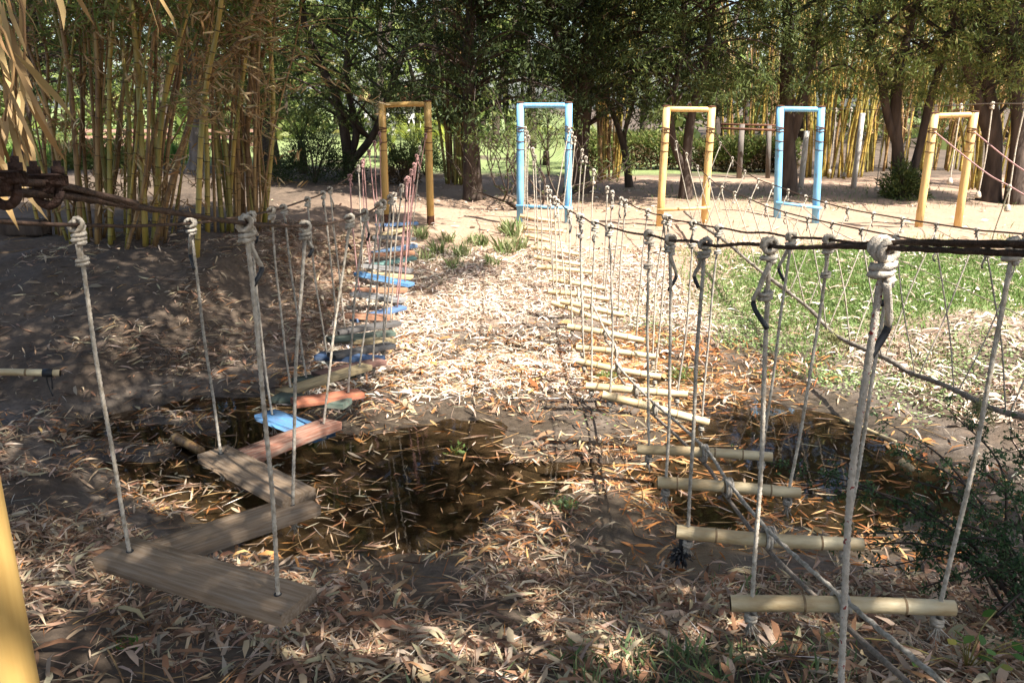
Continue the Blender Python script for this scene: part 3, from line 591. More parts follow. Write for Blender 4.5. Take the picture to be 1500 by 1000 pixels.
# ================================================================== TREES
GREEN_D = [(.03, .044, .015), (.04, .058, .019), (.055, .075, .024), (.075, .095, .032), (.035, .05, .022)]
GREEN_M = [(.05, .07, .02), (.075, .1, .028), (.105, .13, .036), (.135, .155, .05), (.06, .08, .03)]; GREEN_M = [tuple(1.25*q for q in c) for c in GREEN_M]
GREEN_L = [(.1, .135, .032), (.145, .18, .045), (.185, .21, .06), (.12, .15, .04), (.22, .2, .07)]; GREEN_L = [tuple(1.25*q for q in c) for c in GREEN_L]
def foliage(C, n, spread, L, W, pal, droop=.5, dirs=None):
    """n leaves round each clump centre C, on short twig directions"""
    N = len(C)*n; P = np.repeat(C, n, 0); tw = np.repeat(rdir(len(C))*(1, 1, .5), n, 0)
    cs = np.repeat(R.uniform(.55, 1.3, len(C)), n)[:, None]*spread; P = P+tw*R.uniform(-1, 1, (N, 1))*cs*1.5+R.normal(size=(N, 3))*cs*(.42, .42, .34)
    d = rdir(N)*.9+tw*.5+np.array((0, 0, -droop)); nr = rdir(N)+np.array((0, 0, .8))
    s = R.uniform(.6, 1.3, N)*np.repeat(R.uniform(.7, 1.35, len(C)), n); tone = np.repeat(R.uniform(.7, 1.4, len(C)), n)[:, None]
    V, Fc = leaves4(P, d, nr, L*s, W*s); return V, Fc, np.repeat(pick(pal, N)*tone, 4, 0)
def joinf(parts):
    V = []; Fc = []; C = []; n = 0
    for v, f, c in parts: V.append(v); Fc.append(f+n); C.append(c); n += len(v)
    return np.concatenate(V), np.concatenate(Fc), np.concatenate(C)
def taper(P, r0, r1, flare=True):
    t = np.linspace(0, 1, len(P)); r = r0+(r1-r0)*t
    if flare: r = r*(1+.5*np.exp(-t*14))
    return r*(1+.06*np.sin(t*23+R.rand()*6))
def tree(name, label, stems, r0, crown, pal, nlow=150, nhigh=130, nleaf=46, bark='bark', group='trees behind the gates', lowL=(.115, .026), tops=None, lean=(0, 0)):
    """stems: lists of world points; crown: (cx, cy, rx, ry, zlow, zmid, ztop)"""
    base = np.array(stems[0][0]); root = thing(name, label, 'tree', base, group)
    mb = MB(); ends = []; cx, cy, rx, ry, z0, zm, z1 = crown
    for k, st in enumerate(stems):
        st = [np.array(q, float) for q in st]; 
        if k == 0: st[0] = st[0]-(0, 0, .15)
        d = st[-1]-st[-2]; d = d/np.linalg.norm(d); top = st[-1]
        if tops is None:
            for q in range(2): top = top+np.array((d[0]*.8+R.normal()*.25, R.normal()*.3, 1.3)); st.append(top)
        P = curve(st, 30); rk = r0 if k == 0 else r0*.72; mb.tube(P, taper(P, rk, rk*.32, k == 0), 12); ends.append(P)
    nlow = int(nlow*1.35)
    low = np.stack([cx+rx*R.uniform(-1, 1, nlow), cy+ry*R.uniform(-1, 1, nlow), R.uniform(z0, zm, nlow)], 1)
    # a ragged lower edge
    low[:, 2] += .55*vnoise(low[:, 0]+cx*3, low[:, 1], .9)
    q = ((low[:, 0]-cx)/rx)**2+((low[:, 1]-cy)/ry)**2; low = low[q < 1.05]
    hi = rdir(nhigh)*R.uniform(.35, 1, (nhigh, 1))**.5; hi = np.array((cx+.7, cy-1.0, (zm+z1)/2))+hi*np.array((rx*1.05, ry*1.05, (z1-zm)/2+.3))
    allc = np.vstack([low, hi])
    for c in allc[::4]:                                   # limbs carrying the clumps
        P = ends[R.randint(len(ends))]; j = np.argmin(np.linalg.norm(P-c, axis=1)+.8*(P[:, 2] > c[2]+.6)*1.0+3*(P[:, 2] < 1.1)); s = P[j]; L = np.linalg.norm(c-s)
        if L < .3 or L > 4: continue
        m = (s+c)/2+np.array((R.normal()*.15, R.normal()*.15, .15+.12*L)); Q = curve([s, m, c], 9); mb.tube(Q, taper(Q, .012+.012*L, .004, False), 5)
    mb.build('trunk', bark, root)
    parts = [foliage(low, int(nleaf*1.5), .27, lowL[0], lowL[1], pal, .55)]
    parts.append(foliage(hi, 64, .5, .27, .085, pal, .4))
    V, Fc, C = joinf(parts); mk('crown', V, Fc, 'leaf', root, cols=C, smooth=False); return root
def stem(px, Y, dy=0):
    return [onY(x, y, Y+dy*k) for k, (x, y) in enumerate(px)]
def based(st):
    st[0] = np.array([st[0][0], st[0][1], float(ground_z(st[0][0], st[0][1]))]); return st
def pxX(x, Y): return onY(x, 200, Y)[0]
T = tree
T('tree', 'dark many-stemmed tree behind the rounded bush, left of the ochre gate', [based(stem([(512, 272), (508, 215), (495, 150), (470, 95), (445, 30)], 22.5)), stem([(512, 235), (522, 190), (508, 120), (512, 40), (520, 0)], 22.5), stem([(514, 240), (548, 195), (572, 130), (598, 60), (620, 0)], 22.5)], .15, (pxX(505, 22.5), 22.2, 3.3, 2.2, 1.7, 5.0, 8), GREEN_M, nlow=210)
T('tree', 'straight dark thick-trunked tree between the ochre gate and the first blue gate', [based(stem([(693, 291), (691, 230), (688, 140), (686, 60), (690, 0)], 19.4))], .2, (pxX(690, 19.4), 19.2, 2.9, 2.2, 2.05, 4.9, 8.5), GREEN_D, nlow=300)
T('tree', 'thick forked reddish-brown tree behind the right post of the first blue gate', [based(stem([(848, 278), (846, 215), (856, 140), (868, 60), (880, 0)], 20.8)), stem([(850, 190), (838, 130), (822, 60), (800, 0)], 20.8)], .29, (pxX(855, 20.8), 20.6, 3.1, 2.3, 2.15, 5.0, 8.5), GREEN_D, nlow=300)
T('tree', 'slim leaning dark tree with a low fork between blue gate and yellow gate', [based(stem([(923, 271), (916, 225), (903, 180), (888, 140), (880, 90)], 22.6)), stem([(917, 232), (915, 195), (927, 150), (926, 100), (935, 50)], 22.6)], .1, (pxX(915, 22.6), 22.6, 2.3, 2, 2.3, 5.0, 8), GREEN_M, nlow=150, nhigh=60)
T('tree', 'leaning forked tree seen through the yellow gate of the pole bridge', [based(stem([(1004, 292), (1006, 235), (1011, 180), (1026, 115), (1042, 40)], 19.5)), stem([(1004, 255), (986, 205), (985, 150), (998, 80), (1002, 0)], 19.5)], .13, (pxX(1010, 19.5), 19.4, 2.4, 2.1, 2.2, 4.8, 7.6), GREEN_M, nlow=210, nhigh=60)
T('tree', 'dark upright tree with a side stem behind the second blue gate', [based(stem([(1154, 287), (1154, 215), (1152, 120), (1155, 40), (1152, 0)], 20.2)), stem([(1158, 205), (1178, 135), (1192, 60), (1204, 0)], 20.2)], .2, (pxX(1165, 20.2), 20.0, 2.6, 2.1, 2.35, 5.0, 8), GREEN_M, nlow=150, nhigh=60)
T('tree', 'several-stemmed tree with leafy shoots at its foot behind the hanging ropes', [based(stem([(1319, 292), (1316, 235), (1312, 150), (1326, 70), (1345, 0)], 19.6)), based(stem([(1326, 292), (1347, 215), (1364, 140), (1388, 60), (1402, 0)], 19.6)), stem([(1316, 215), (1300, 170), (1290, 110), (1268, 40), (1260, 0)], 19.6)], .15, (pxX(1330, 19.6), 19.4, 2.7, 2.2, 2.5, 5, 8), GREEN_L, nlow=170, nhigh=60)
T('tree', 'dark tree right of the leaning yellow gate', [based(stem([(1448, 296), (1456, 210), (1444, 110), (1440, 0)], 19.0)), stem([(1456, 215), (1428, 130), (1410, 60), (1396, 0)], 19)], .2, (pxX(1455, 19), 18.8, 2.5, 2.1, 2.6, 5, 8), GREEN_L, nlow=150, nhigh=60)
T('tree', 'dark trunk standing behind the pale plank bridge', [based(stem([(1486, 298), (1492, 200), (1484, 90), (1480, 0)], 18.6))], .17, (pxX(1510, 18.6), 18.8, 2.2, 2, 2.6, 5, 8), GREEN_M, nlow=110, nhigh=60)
T('tree', 'grey trunk beyond the bamboo canes at the far left', [based(stem([(291, 284), (289, 220), (284, 140), (280, 40)], 24.5))], .26, (pxX(270, 24.5), 24.5, 3.2, 2.2, 2.6, 5.6, 9), GREEN_M, nlow=190, bark='bark_grey', group='trees behind the bamboo')
T('tree', 'tree with a reddish foot beyond the second bamboo clump', [based(stem([(399, 268), (396, 215), (385, 140), (370, 40)], 25))], .26, (pxX(400, 25), 25, 3, 2.2, 2.5, 5.6, 9), GREEN_M, nlow=190, group='trees behind the bamboo')
T('tree', 'tree in the shade at the far left edge behind the bamboo', [based(stem([(20, 300), (30, 220), (40, 120), (45, 0)], 22))], .2, (pxX(60, 22), 22, 3.4, 2.2, 2.5, 5.2, 8.5), GREEN_D, nlow=200, group='trees behind the bamboo')

# trees standing behind the camera whose crowns shade the near ground and the left bank
def lit(X, Y):
    z = [(-.05, 10.2, 2.1, 2.4), (.8, 7.4, 1.35, 1.6), (5.2, 11.0, 4.2, 4.3), (3.1, 9.0, 1.6, 1.4), (.9, 13.6, 1.4, 2.2), (.0, 8.2, 1.1, 1.0), (4.6, 7.1, 1.2, 1.2), (.2, 3.35, 1.5, .3), (8, 12, 5, 5)]
    o = np.zeros(len(X), bool)
    for cx, cy, rx, ry in z: o |= ((X-cx)/rx)**2+((Y-cy)/ry)**2 < 1
    return o
n = 4200; tx = R.uniform(-8.5, 5.5, n); ty = R.uniform(-.5, 14.5, n); tz = R.uniform(5.2, 8.2, n)
keep = ~lit(tx, ty) & ~((ty > 13.4) & (tx > -1)) & ~((tx > 2.2) & (ty > 9)); keep &= vnoise(tx+31, ty+17, .8) > -.34
keep &= ~((tx < -1.2) & (ty > 11.5) & (R.rand(n) < .35))
tx, ty, tz = tx[keep], ty[keep], tz[keep]; gz = ground_z(tx, ty)
n = 900; ax_ = R.uniform(-9, -2.6, n); ay_ = R.uniform(10.6, 14.6, n); n3 = 180; ex_ = R.uniform(-7, -2.4, n3); ey_ = R.uniform(6.6, 12, n3); tx = np.concatenate([tx, ex_]); ty = np.concatenate([ty, ey_]); tz = np.concatenate([tz, R.uniform(5.5, 8, n3)]); gz = np.concatenate([gz, ground_z(ex_, ey_)]); n2 = 90; tx = np.concatenate([tx, ax_, R.uniform(-3, -1.3, n2)]); ty = np.concatenate([ty, ay_, R.uniform(14.6, 16, n2)]); tz = np.concatenate([tz, R.uniform(5.8, 8.6, n+n2)]); gz = np.concatenate([gz, R.uniform(.3, 3.2, n), R.uniform(.1, 2, n2)]); CC = np.stack([tx-SHX*(tz-gz), ty-SHY*(tz-gz), tz], 1)
homes = [((-3.6, -1.6), 'tall shade tree behind the near bank, its crown over the zigzag bridge'), ((3.4, -2.6), 'tall shade tree behind the near bank, its crown over the bamboo rung bridge'), ((-6.2, 4.2), 'leaning shade tree on the left bank, its crown over the bare soil')]
HB = np.array([h[0] for h in homes]); who = np.argmin(np.linalg.norm(CC[:, None, :2]-HB[None]-np.array([[0, 3.5], [0, 2], [3.0, 1.5]])[None], axis=2), 1)
for k, ((hx, hy), lab) in enumerate(homes):
    C = CC[who == k]
    if len(C) < 5: continue
    g = float(ground_z(hx, hy)); cen = C.mean(0); root = thing('tree', lab, 'tree', (hx, hy, g), 'shade trees of the near bank'); mb = MB()
    P = curve([(hx, hy, g-.2), (hx+.1, hy+.05, 1.8), (hx*.7+cen[0]*.3, hy*.75+cen[1]*.25, 4.0), (hx*.4+cen[0]*.6, hy*.4+cen[1]*.6, 6.2), (cen[0], cen[1], 8.2)], 30); mb.tube(P, taper(P, .24, .06), 12)
    limbs = []
    for c in C[::14]:
        s = P[R.randint(13, 27)]; Q = curve([s, (s+c)/2+(0, 0, .5), c+(0, 0, .15)], 12); mb.tube(Q, taper(Q, .05, .012, False), 6); limbs.append(Q)
    LP = np.concatenate(limbs)
    for c in C[::2]:
        s = LP[np.argmin(np.linalg.norm(LP-c, axis=1))]; mb.tube([s, (s+c)/2+(0, 0, .06), c], [.01, .007, .003], 4)
    mb.build('trunk', 'bark', root)
    V, Fc, Cc = foliage(C, 34, .36, .21, .056, GREEN_M, .5); mk('crown', V, Fc, 'leaf', root, cols=Cc, smooth=False)

# ================================================================== BAMBOO
def cane_mesh(P, r, mats, parent, lv=0):
    P = np.asarray(P); d = np.concatenate([[0], np.cumsum(np.linalg.norm(np.diff(P, axis=0), axis=1))]); tot = d[-1]
    nd = np.arange(.15+.2*R.rand(), tot, R.uniform(.24, .33)); ts = [0, tot]; 
    for q in nd: ts += [q-.022, q-.007, q+.007, q+.02]
    ts = np.unique(np.clip(ts, 0, tot)); Q = np.stack([np.interp(ts, d, P[:, k]) for k in range(3)], 1)
    rad = r*(1-.55*(ts/tot)**1.3); mi = np.zeros(len(ts)-1, int)
    for q in nd:
        rad = rad*(1+.12*np.exp(-((ts-q)/.012)**2)); mi[(ts[:-1] >= q-.008) & (ts[1:] <= q+.008)] = 1
    mb = MB(); mb.tube(Q, rad, 9 if lv == 0 else 6, mis=mi); return mb.build('cane', mats[0], parent, mats=mats)
TAN = [(.42, .27, .12), (.52, .36, .18), (.34, .2, .085), (.6, .45, .25), (.3, .17, .07)]
def long_leaves(P, L, W, pal, droop=.6, dirs=None, spread=.8):
    N = len(P); d = rdir(N)*spread+np.array((0, 0, -droop))+(0 if dirs is None else dirs); s = R.uniform(.6, 1.3, N)
    V, Fc = leaves6(P, d, rdir(N)+np.array((0, 0, .5)), L*s, W*s); return V, Fc, np.repeat(pick(pal, N, .25), 6, 0)
def bamboo(label, canes, mats_w, group, ndry=900, ngreen=1600, greenz=(2.6, 7), leafL=.17, extra=None, dryz=(.6, 4.6), palg=None):
    """canes: lists of world points with radius"""
    base = np.mean([np.array(c[0][0]) for c in canes], 0); base[2] = float(ground_z(base[0], base[1])); root = thing('bamboo_clump', label, 'bamboo', base, group)
    allP = []
    for pts, r, kind in canes:
        pts = [np.array(q, float) for q in pts]; pts[0][2] = float(ground_z(pts[0][0], pts[0][1]))-.05; top = pts[-1]; d = unit(pts[-1]-pts[0])
        k = 0
        while top[2] < 6.5 and k < 4:
            k += 1; top = top+np.array((d[0]*.9+R.normal()*.12, d[1]*.9+R.normal()*.12, 1.25-.18*k)); pts.append(top)
        P = curve(pts, 40); cane_mesh(P, r, [kind, 'cane_ring'], root); allP.append(P)
    A = np.concatenate(allP); 
    # side twigs, dry leaves and sheaths, green leaf sprays
    tw = MB(); dp = []; gp = []
    S = A[(A[:, 2] > dryz[0]) & (A[:, 2] < dryz[1])]
    if ndry:
        for _ in range(ndry//9):
            s = S[R.randint(len(S))]; e = s+np.array((R.normal()*.35, R.normal()*.3, R.uniform(-.12, .4))); Q = curve([s, (s+e)/2+(0, 0, .06), e], 6); tw.tube(Q, [.006, .005, .004, .0035, .003, .002], 4, caps=False)
            dp.append(Q[R.randint(2, 6, 9)]+R.normal(size=(9, 3))*.04)
        dp = np.concatenate(dp); V, Fc, C = long_leaves(dp, leafL, .024, TAN, .7); mk('dry_leaves', V, Fc, 'dryleaf', root, cols=C, smooth=False)['kind'] = 'stuff'
    S = A[(A[:, 2] > greenz[0]) & (A[:, 2] < greenz[1])]
    for _ in range(ngreen//16):
        s = S[R.randint(len(S))]; e = s+np.array((R.normal()*.6, R.normal()*.6, R.uniform(-.2, .5))); Q = curve([s, (s+e)/2+(0, 0, .12), e], 6); tw.tube(Q, [.007, .006, .004, .0035, .003, .002], 4, caps=False)
        gp.append(Q[R.randint(2, 6, 16)]+R.normal(size=(16, 3))*.09)
    gp = np.concatenate(gp); V, Fc, C = long_leaves(gp, leafL, .025, palg or GREEN_L, .5); mk('foliage', V, Fc, 'leaf', root, cols=C, smooth=False)
    tw.build('twigs', 'cane_dry', root)['kind'] = 'stuff'
    return root, A
def cp(px, Y, r, kind, dY=0): return ([onY(x, y, Y+dY*k/len(px)) for k, (x, y) in enumerate(px)], r, kind)
Y0 = 11.6; G_, D_, Yl = 'cane_green', 'cane_dry', 'cane'
main = [cp([(212, 352), (206, 180), (192, 0)], Y0, .055, Yl), cp([(288, 376), (297, 165), (322, 20)], Y0-.5, .05, Yl), cp([(222, 345), (262, 230), (300, 118), (350, 60)], Y0, .05, D_), cp([(118, 352), (104, 130), (86, 0)], Y0, .045, D_), cp([(108, 345), (78, 200), (56, 110)], Y0+.3, .04, D_),
        cp([(140, 350), (143, 200), (140, 50)], Y0, .045, D_), cp([(166, 345), (150, 224), (143, 110)], Y0+.2, .04, G_), cp([(160, 350), (160, 130), (166, 40)], Y0, .045, Yl), cp([(188, 350), (189, 170), (178, 60)], Y0+.2, .04, G_), cp([(222, 350), (240, 150), (278, 5)], Y0+.1, .048, Yl), cp([(200, 350), (226, 200), (262, 70)], Y0+.3, .045, D_),
        cp([(233, 345), (248, 200), (266, 90)], Y0+.5, .04, D_), cp([(128, 350), (112, 230), (98, 100)], Y0+.3, .04, Yl), cp([(150, 345), (172, 240), (186, 100)], Y0+.5, .036, D_), cp([(98, 345), (60, 240), (38, 170)], Y0+.2, .03, G_), cp([(60, 345), (44, 270), (36, 190)], Y0+.6, .034, Yl), cp([(74, 348), (64, 200), (70, 90)], Y0+.8, .036, D_), cp([(182, 352), (214, 250), (220, 100)], Y0-.2, .034, D_), cp([(196, 352), (198, 200), (204, 60)], Y0+.6, .04, D_), cp([(134, 352), (122, 200), (124, 40)], Y0+.5, .034, D_), cp([(228, 352), (232, 250), (215, 130)], Y0+.3, .04, G_), cp([(240, 350), (224, 230), (228, 60)], Y0+.7, .036, D_)]
for _ in range(20):
    xb = R.uniform(70, 262); ln = (xb-165)*.35+R.normal()*26; kk = [D_, D_, D_, G_, Yl][R.randint(5)]; yb = R.uniform(330, 356)
    main.append(cp([(xb, yb), (xb+ln*.4+R.normal()*5, 205), (xb+ln, 60)], Y0+R.uniform(-.4, 1.3), R.uniform(.014, .03), kk))
for m_ in range(22): main[m_] = (main[m_][0], main[m_][1]*.78, main[m_][2])
clA, Aa = bamboo('big clump of golden and brown bamboo canes on the shaded left bank', main, None, 'bamboo clumps on the left bank', ndry=2600, ngreen=9000, greenz=(2.7, 7.5))
sec = [cp([(364, 305), (362, 200), (368, 110)], 13.5, .045, D_), cp([(384, 300), (400, 170), (394, 30)], 13.8, .045, Yl), cp([(336, 305), (330, 220), (316, 120)], 13.2, .04, G_), cp([(346, 306), (348, 210), (344, 90)], 13.4, .045, D_), cp([(354, 305), (352, 180), (356, 60)], 13.6, .045, D_), cp([(372, 304), (374, 190), (372, 60)], 13.8, .04, D_), cp([(322, 302), (316, 210), (308, 120)], 13.2, .04, G_), cp([(300, 305), (303, 225), (300, 130)], 13.0, .042, Yl), cp([(340, 304), (356, 220), (378, 120)], 13.9, .036, D_), cp([(376, 302), (360, 200), (338, 70)], 13.7, .04, D_), cp([(330, 306), (344, 200), (366, 40)], 13.3, .036, Yl)]
for _ in range(14):
    xb = R.uniform(305, 395); ln = (xb-350)*.4+R.normal()*22; sec.append(cp([(xb, R.uniform(296, 308)), (xb+ln*.4, 200), (xb+ln, 60)], 13.5+R.uniform(-.4, 1), R.uniform(.014, .028), [D_, D_, G_][R.randint(3)]))
bamboo('second bamboo clump of mostly brown canes nearer the ochre gate', sec, None, 'bamboo clumps on the left bank', ndry=1700, ngreen=6000, greenz=(2.8, 7.5))
# brown dry branch thicket reaching right from the big clump
def rand_clump(x0, x1, yb, Y, n, kinds, rr, lean=.08):
    out = []
    for _ in range(n):
        xb = R.uniform(x0, x1); B = onY(xb, yb, Y+R.uniform(-.7, .7)); l = (xb-(x0+x1)/2)/(x1-x0)*lean*2+R.normal()*.05
        out.append(([B, B+(l*1.5, R.normal()*.08, 1.6), B+(l*4, R.normal()*.2, 3.4), B+(l*7, R.normal()*.4, 5)], rr*R.uniform(.7, 1.2), kinds[R.randint(len(kinds))]))
    return out
bamboo('pale yellow bamboo clump between the first blue gate and the slim tree', rand_clump(868, 910, 262, 25, 22, [Yl, Yl, D_], .036), None, 'bamboo clumps behind the gates', ndry=300, ngreen=1300, greenz=(2.6, 6.5), leafL=.2)
bamboo('bright yellow bamboo clump right of the second blue gate', rand_clump(1178, 1262, 270, 25.5, 34, [Yl, Yl, Yl, D_], .036, .1), None, 'bamboo clumps behind the gates', ndry=600, ngreen=1500, greenz=(2.8, 6.5), leafL=.2, dryz=(2, 4.6))
bamboo('tall yellow bamboo thicket seen between the several-stemmed tree and the leaning gate', rand_clump(1268, 1410, 262, 28, 40, [Yl, Yl, D_, G_], .04, .08), None, 'bamboo clumps behind the gates', ndry=800, ngreen=3600, greenz=(.8, 6.5), leafL=.24, dryz=(.6, 4.6))
bamboo('yellow bamboo clump behind the hedge, right of the pole bridge gate', rand_clump(1060, 1150, 250, 31, 26, [Yl, Yl, D_], .04, .08), None, 'bamboo clumps behind the gates', ndry=800, ngreen=2400, greenz=(2.0, 6.5), leafL=.24, dryz=(2, 5))
bamboo('dark shaded bamboo thicket behind the right hand trunks', rand_clump(1410, 1520, 285, 22.5, 30, [G_, D_, Yl], .036, .1), None, 'bamboo clumps behind the gates', ndry=500, ngreen=2200, greenz=(1.6, 6.5), leafL=.2, palg=GREEN_M)
bamboo('dark narrow bamboo thicket left of the straight dark tree', rand_clump(652, 688, 262, 23, 20, [G_, D_], .04, .04), None, 'bamboo clumps behind the gates', ndry=100, ngreen=3000, greenz=(1.4, 6), leafL=.2, palg=GREEN_D)

# near bamboo on the left whose dry leaves hang into the top corner
nb = [([(-2.3, 1.6, 0), (-2.2, 1.7, 1.5), (-1.9, 2.0, 3.0), (-1.4, 2.4, 3.9)], .03, D_), ([(-2.4, 1.5, 0), (-2.5, 1.6, 1.6), (-2.6, 2.0, 3.2), (-2.4, 2.7, 4.4)], .03, Yl), ([(-2.5, 1.3, 0), (-2.2, 1.4, 1.8), (-1.5, 1.6, 3.3), (-.8, 2.0, 4.1)], .028, Yl)]
nroot, nA = bamboo('near bamboo with dry straw leaves hanging beside the rusty clamps', nb, None, 'bamboo clumps on the left bank', ndry=0, ngreen=500, greenz=(3.6, 6))
tw = MB(); pos = []; dr = []
for (x, y, Y, n, ln) in ((-8, -70, 1.9, 22, .42), (10, -60, 1.9, 12, .3), (60, -110, 2.0, 5, .1), (215, -60, 2.4, 3, .12), (-4, 30, 1.8, 10, .2), (185, -80, 2.6, 3, .12), (-30, 40, 1.8, 14, .28), (95, -110, 2.2, 4, .1)):
    s = onY(x, y, Y); e = s-(R.normal()*.02, 0, ln); src = nA[np.argmin(np.linalg.norm(nA-s-(0, 0, .5), axis=1))]
    Q = curve([src, (src+s)/2+(0, 0, .1), s, e], 14); tw.tube(Q, np.linspace(.006, .002, 14), 5)
    pos.append(s+(e-s)*R.rand(n, 1)+R.normal(size=(n, 3))*.02)
P = np.concatenate(pos); N = len(P); dd = np.array((0, 0, -1.))+R.normal(size=(N, 3))*(.3, .3, .15); L = R.uniform(.1, .2, N)
V, Fc = leaves6(P+unit(dd)*L[:, None]*.5, dd, rdir(N)*(1, .6, .2)+np.array((0, -.7, .2)), L, L*R.uniform(.07, .11, N), curl=R.uniform(-.1, .1, N))
mk('hanging_dry_leaves', V, Fc, 'dryleaf', nroot, cols=np.repeat(pick([(.36, .23, .1), (.44, .3, .14), (.3, .18, .075)], N, .15), 6, 0)); tw.build('hanging_twigs', 'cane_dry', nroot)
# dry branch with straw leaves and thin arching twigs from the big clump
tw = MB(); pos = []
for (a, b, c) in (((222, 300), (330, 95), (440, 30)), ((250, 210), (320, 105), (420, 120)), ((270, 150), (330, 110), (380, 175)), ((290, 110), (380, 60), (500, 110)), ((330, 20), (430, 90), (560, 160)), ((280, 130), (300, 150), (330, 190)), ((330, 60), (370, 30), (420, 0)), ((300, 60), (380, 100), (400, 200)), ((230, 160), (270, 150), (300, 175))):
    Q = curve([onY(*a, Y0-.1), onY(*b, Y0-.6), onY(*c, Y0-.9)], 24); tw.tube(Q, np.linspace(.013, .004, 24), 5)
    m = 52; k = R.randint(4, 24, m); pos.append(Q[k]+R.normal(size=(m, 3))*.07)
P = np.concatenate(pos); V, Fc, C = long_leaves(P, .2, .021, [(.4, .27, .13), (.5, .36, .19), (.32, .2, .09), (.2, .2, .06)], .25, dirs=np.array((.7, 0, .12)), spread=.5)
mk('dry_branch_leaves', V, Fc, 'dryleaf', clA, cols=C, smooth=False)['kind'] = 'stuff'; tw.build('dry_branch', 'cane_dry', clA)

# ================================================================== BUSHES, HEDGES, PALMS, THINGS BEHIND
def bush(name, label, c, rad, n, pal, cat='bush', group=None, L=.07, stems=7, brown=None, leafm='leaf'):
    c = np.array(c, float); c[2] = float(ground_z(c[0], c[1])); rad = np.array(rad); root = thing(name, label, cat, c, group); mb = MB()
    for _ in range(stems):
        e = rdir(1)[0]*rad*.75; e[2] = abs(e[2])+rad[2]*.5; Q = curve([c+(0, 0, -.05), c+e*(.35, .35, .5), c+e], 8); mb.tube(Q, np.linspace(.022, .006, 8), 5)
    mb.build('stem', 'bark', root)
    d = rdir(n); d[:, 2] = np.abs(d[:, 2])*1.0; lump = 1+.22*np.sin(d[:, 0]*5+c[0])*np.cos(d[:, 2]*6+c[1])+.1*R.normal(size=n)
    P = c+d*rad*np.array((1, 1, 1))*(R.uniform(.25, 1, n)**.45*lump)[:, None]+np.array((0, 0, rad[2]*.05)); 
    dr = d+rdir(n)*.8; s = R.uniform(.7, 1.3, n); V, Fc = leaves4(P, dr, rdir(n)+d, L*s, L*.33*s); col = pick(pal, n)
    if brown is not None:
        k = (P[:, 2]-c[2]) < brown*rad[2]*(1+.5*vnoise(P[:, 0], P[:, 1], .4)); col[k] = pick([(.16, .1, .05), (.22, .14, .07), (.1, .07, .035)], int(k.sum()))
    mk('foliage', V, Fc, leafm, root, cols=np.repeat(col, 4, 0), smooth=False); return root
BG = 'bushes behind the gates'
bush('bush', 'wide dark rounded bush behind the ochre gate, left', onY(462, 268, 21), (1.25, .9, 1.25), 9000, GREEN_D, group=BG)
bush('bush', 'small grey-green bush seen inside the ochre gate', onY(590, 262, 21.5), (.5, .5, 1.0), 4200, GREEN_M, group=BG, brown=.5)
bush('bush', 'clipped round green bush right of the ochre gate', onY(622, 250, 25), (.75, .7, 1.15), 5200, GREEN_M, group=BG)
bush('bush', 'low bright leafy bush by the grey trunk behind the bamboo', onY(150, 268, 25), (1.6, .7, .7), 3500, GREEN_L, group='bushes behind the bamboo', L=.16)
bush('bush', 'leafy shoots round the foot of the several-stemmed tree', onY(1322, 296, 19.2), (.5, .45, .75), 2600, GREEN_M, group=BG, L=.1)
def hedge(label, x0, x1, Y, h, d, n):
    A = onY(x0, 240, Y)[0]; B = onY(x1, 240, Y)[0]; root = thing('hedge', label, 'hedge', ((A+B)/2, Y, 0), 'hedges before the lawn'); P = np.stack([R.uniform(A, B, n), Y+R.uniform(-d, d, n), R.uniform(.0, 1, n)**.75*h], 1)
    P[:, 2] *= 1+.16*vnoise(P[:, 0], P[:, 1]*.3, .8)+.07*vnoise(P[:, 0]+5, P[:, 1], .25); s = R.uniform(.7, 1.3, n); V, Fc = leaves4(P, rdir(n)+np.array((0, -.2, .5)), rdir(n), .14*s, .05*s); col = pick(GREEN_L, n)
    k = P[:, 2] < .55*h*(.8+.6*vnoise(P[:, 0]+3, P[:, 1], .5)); col[k] = pick([(.13, .085, .045), (.2, .13, .07), (.09, .08, .035)], int(k.sum()))
    mk('foliage', V, Fc, 'leaf', root, cols=np.repeat(col, 4, 0), smooth=False)
    mb = MB()
    for x in np.arange(A+.2, B, .35): q = np.array((x, Y+R.normal()*.1, 0)); mb.tube(curve([q, q+(R.normal()*.08, 0, .4), q+(R.normal()*.15, 0, h*.8)], 6), np.linspace(.02, .006, 6), 5)
    mb.build('stem', 'bark', root)
hedge('loose green hedge with brown twiggy foot behind the yellow gate', 840, 1010, 28.5, 1.15, .5, 9000)
hedge('loose green hedge with brown twiggy foot behind the rusty beams', 1018, 1165, 27.5, 1.05, .5, 8500)
hedge('long hedge behind the bamboo on the left', -160, 300, 31, 1.0, .5, 9000)
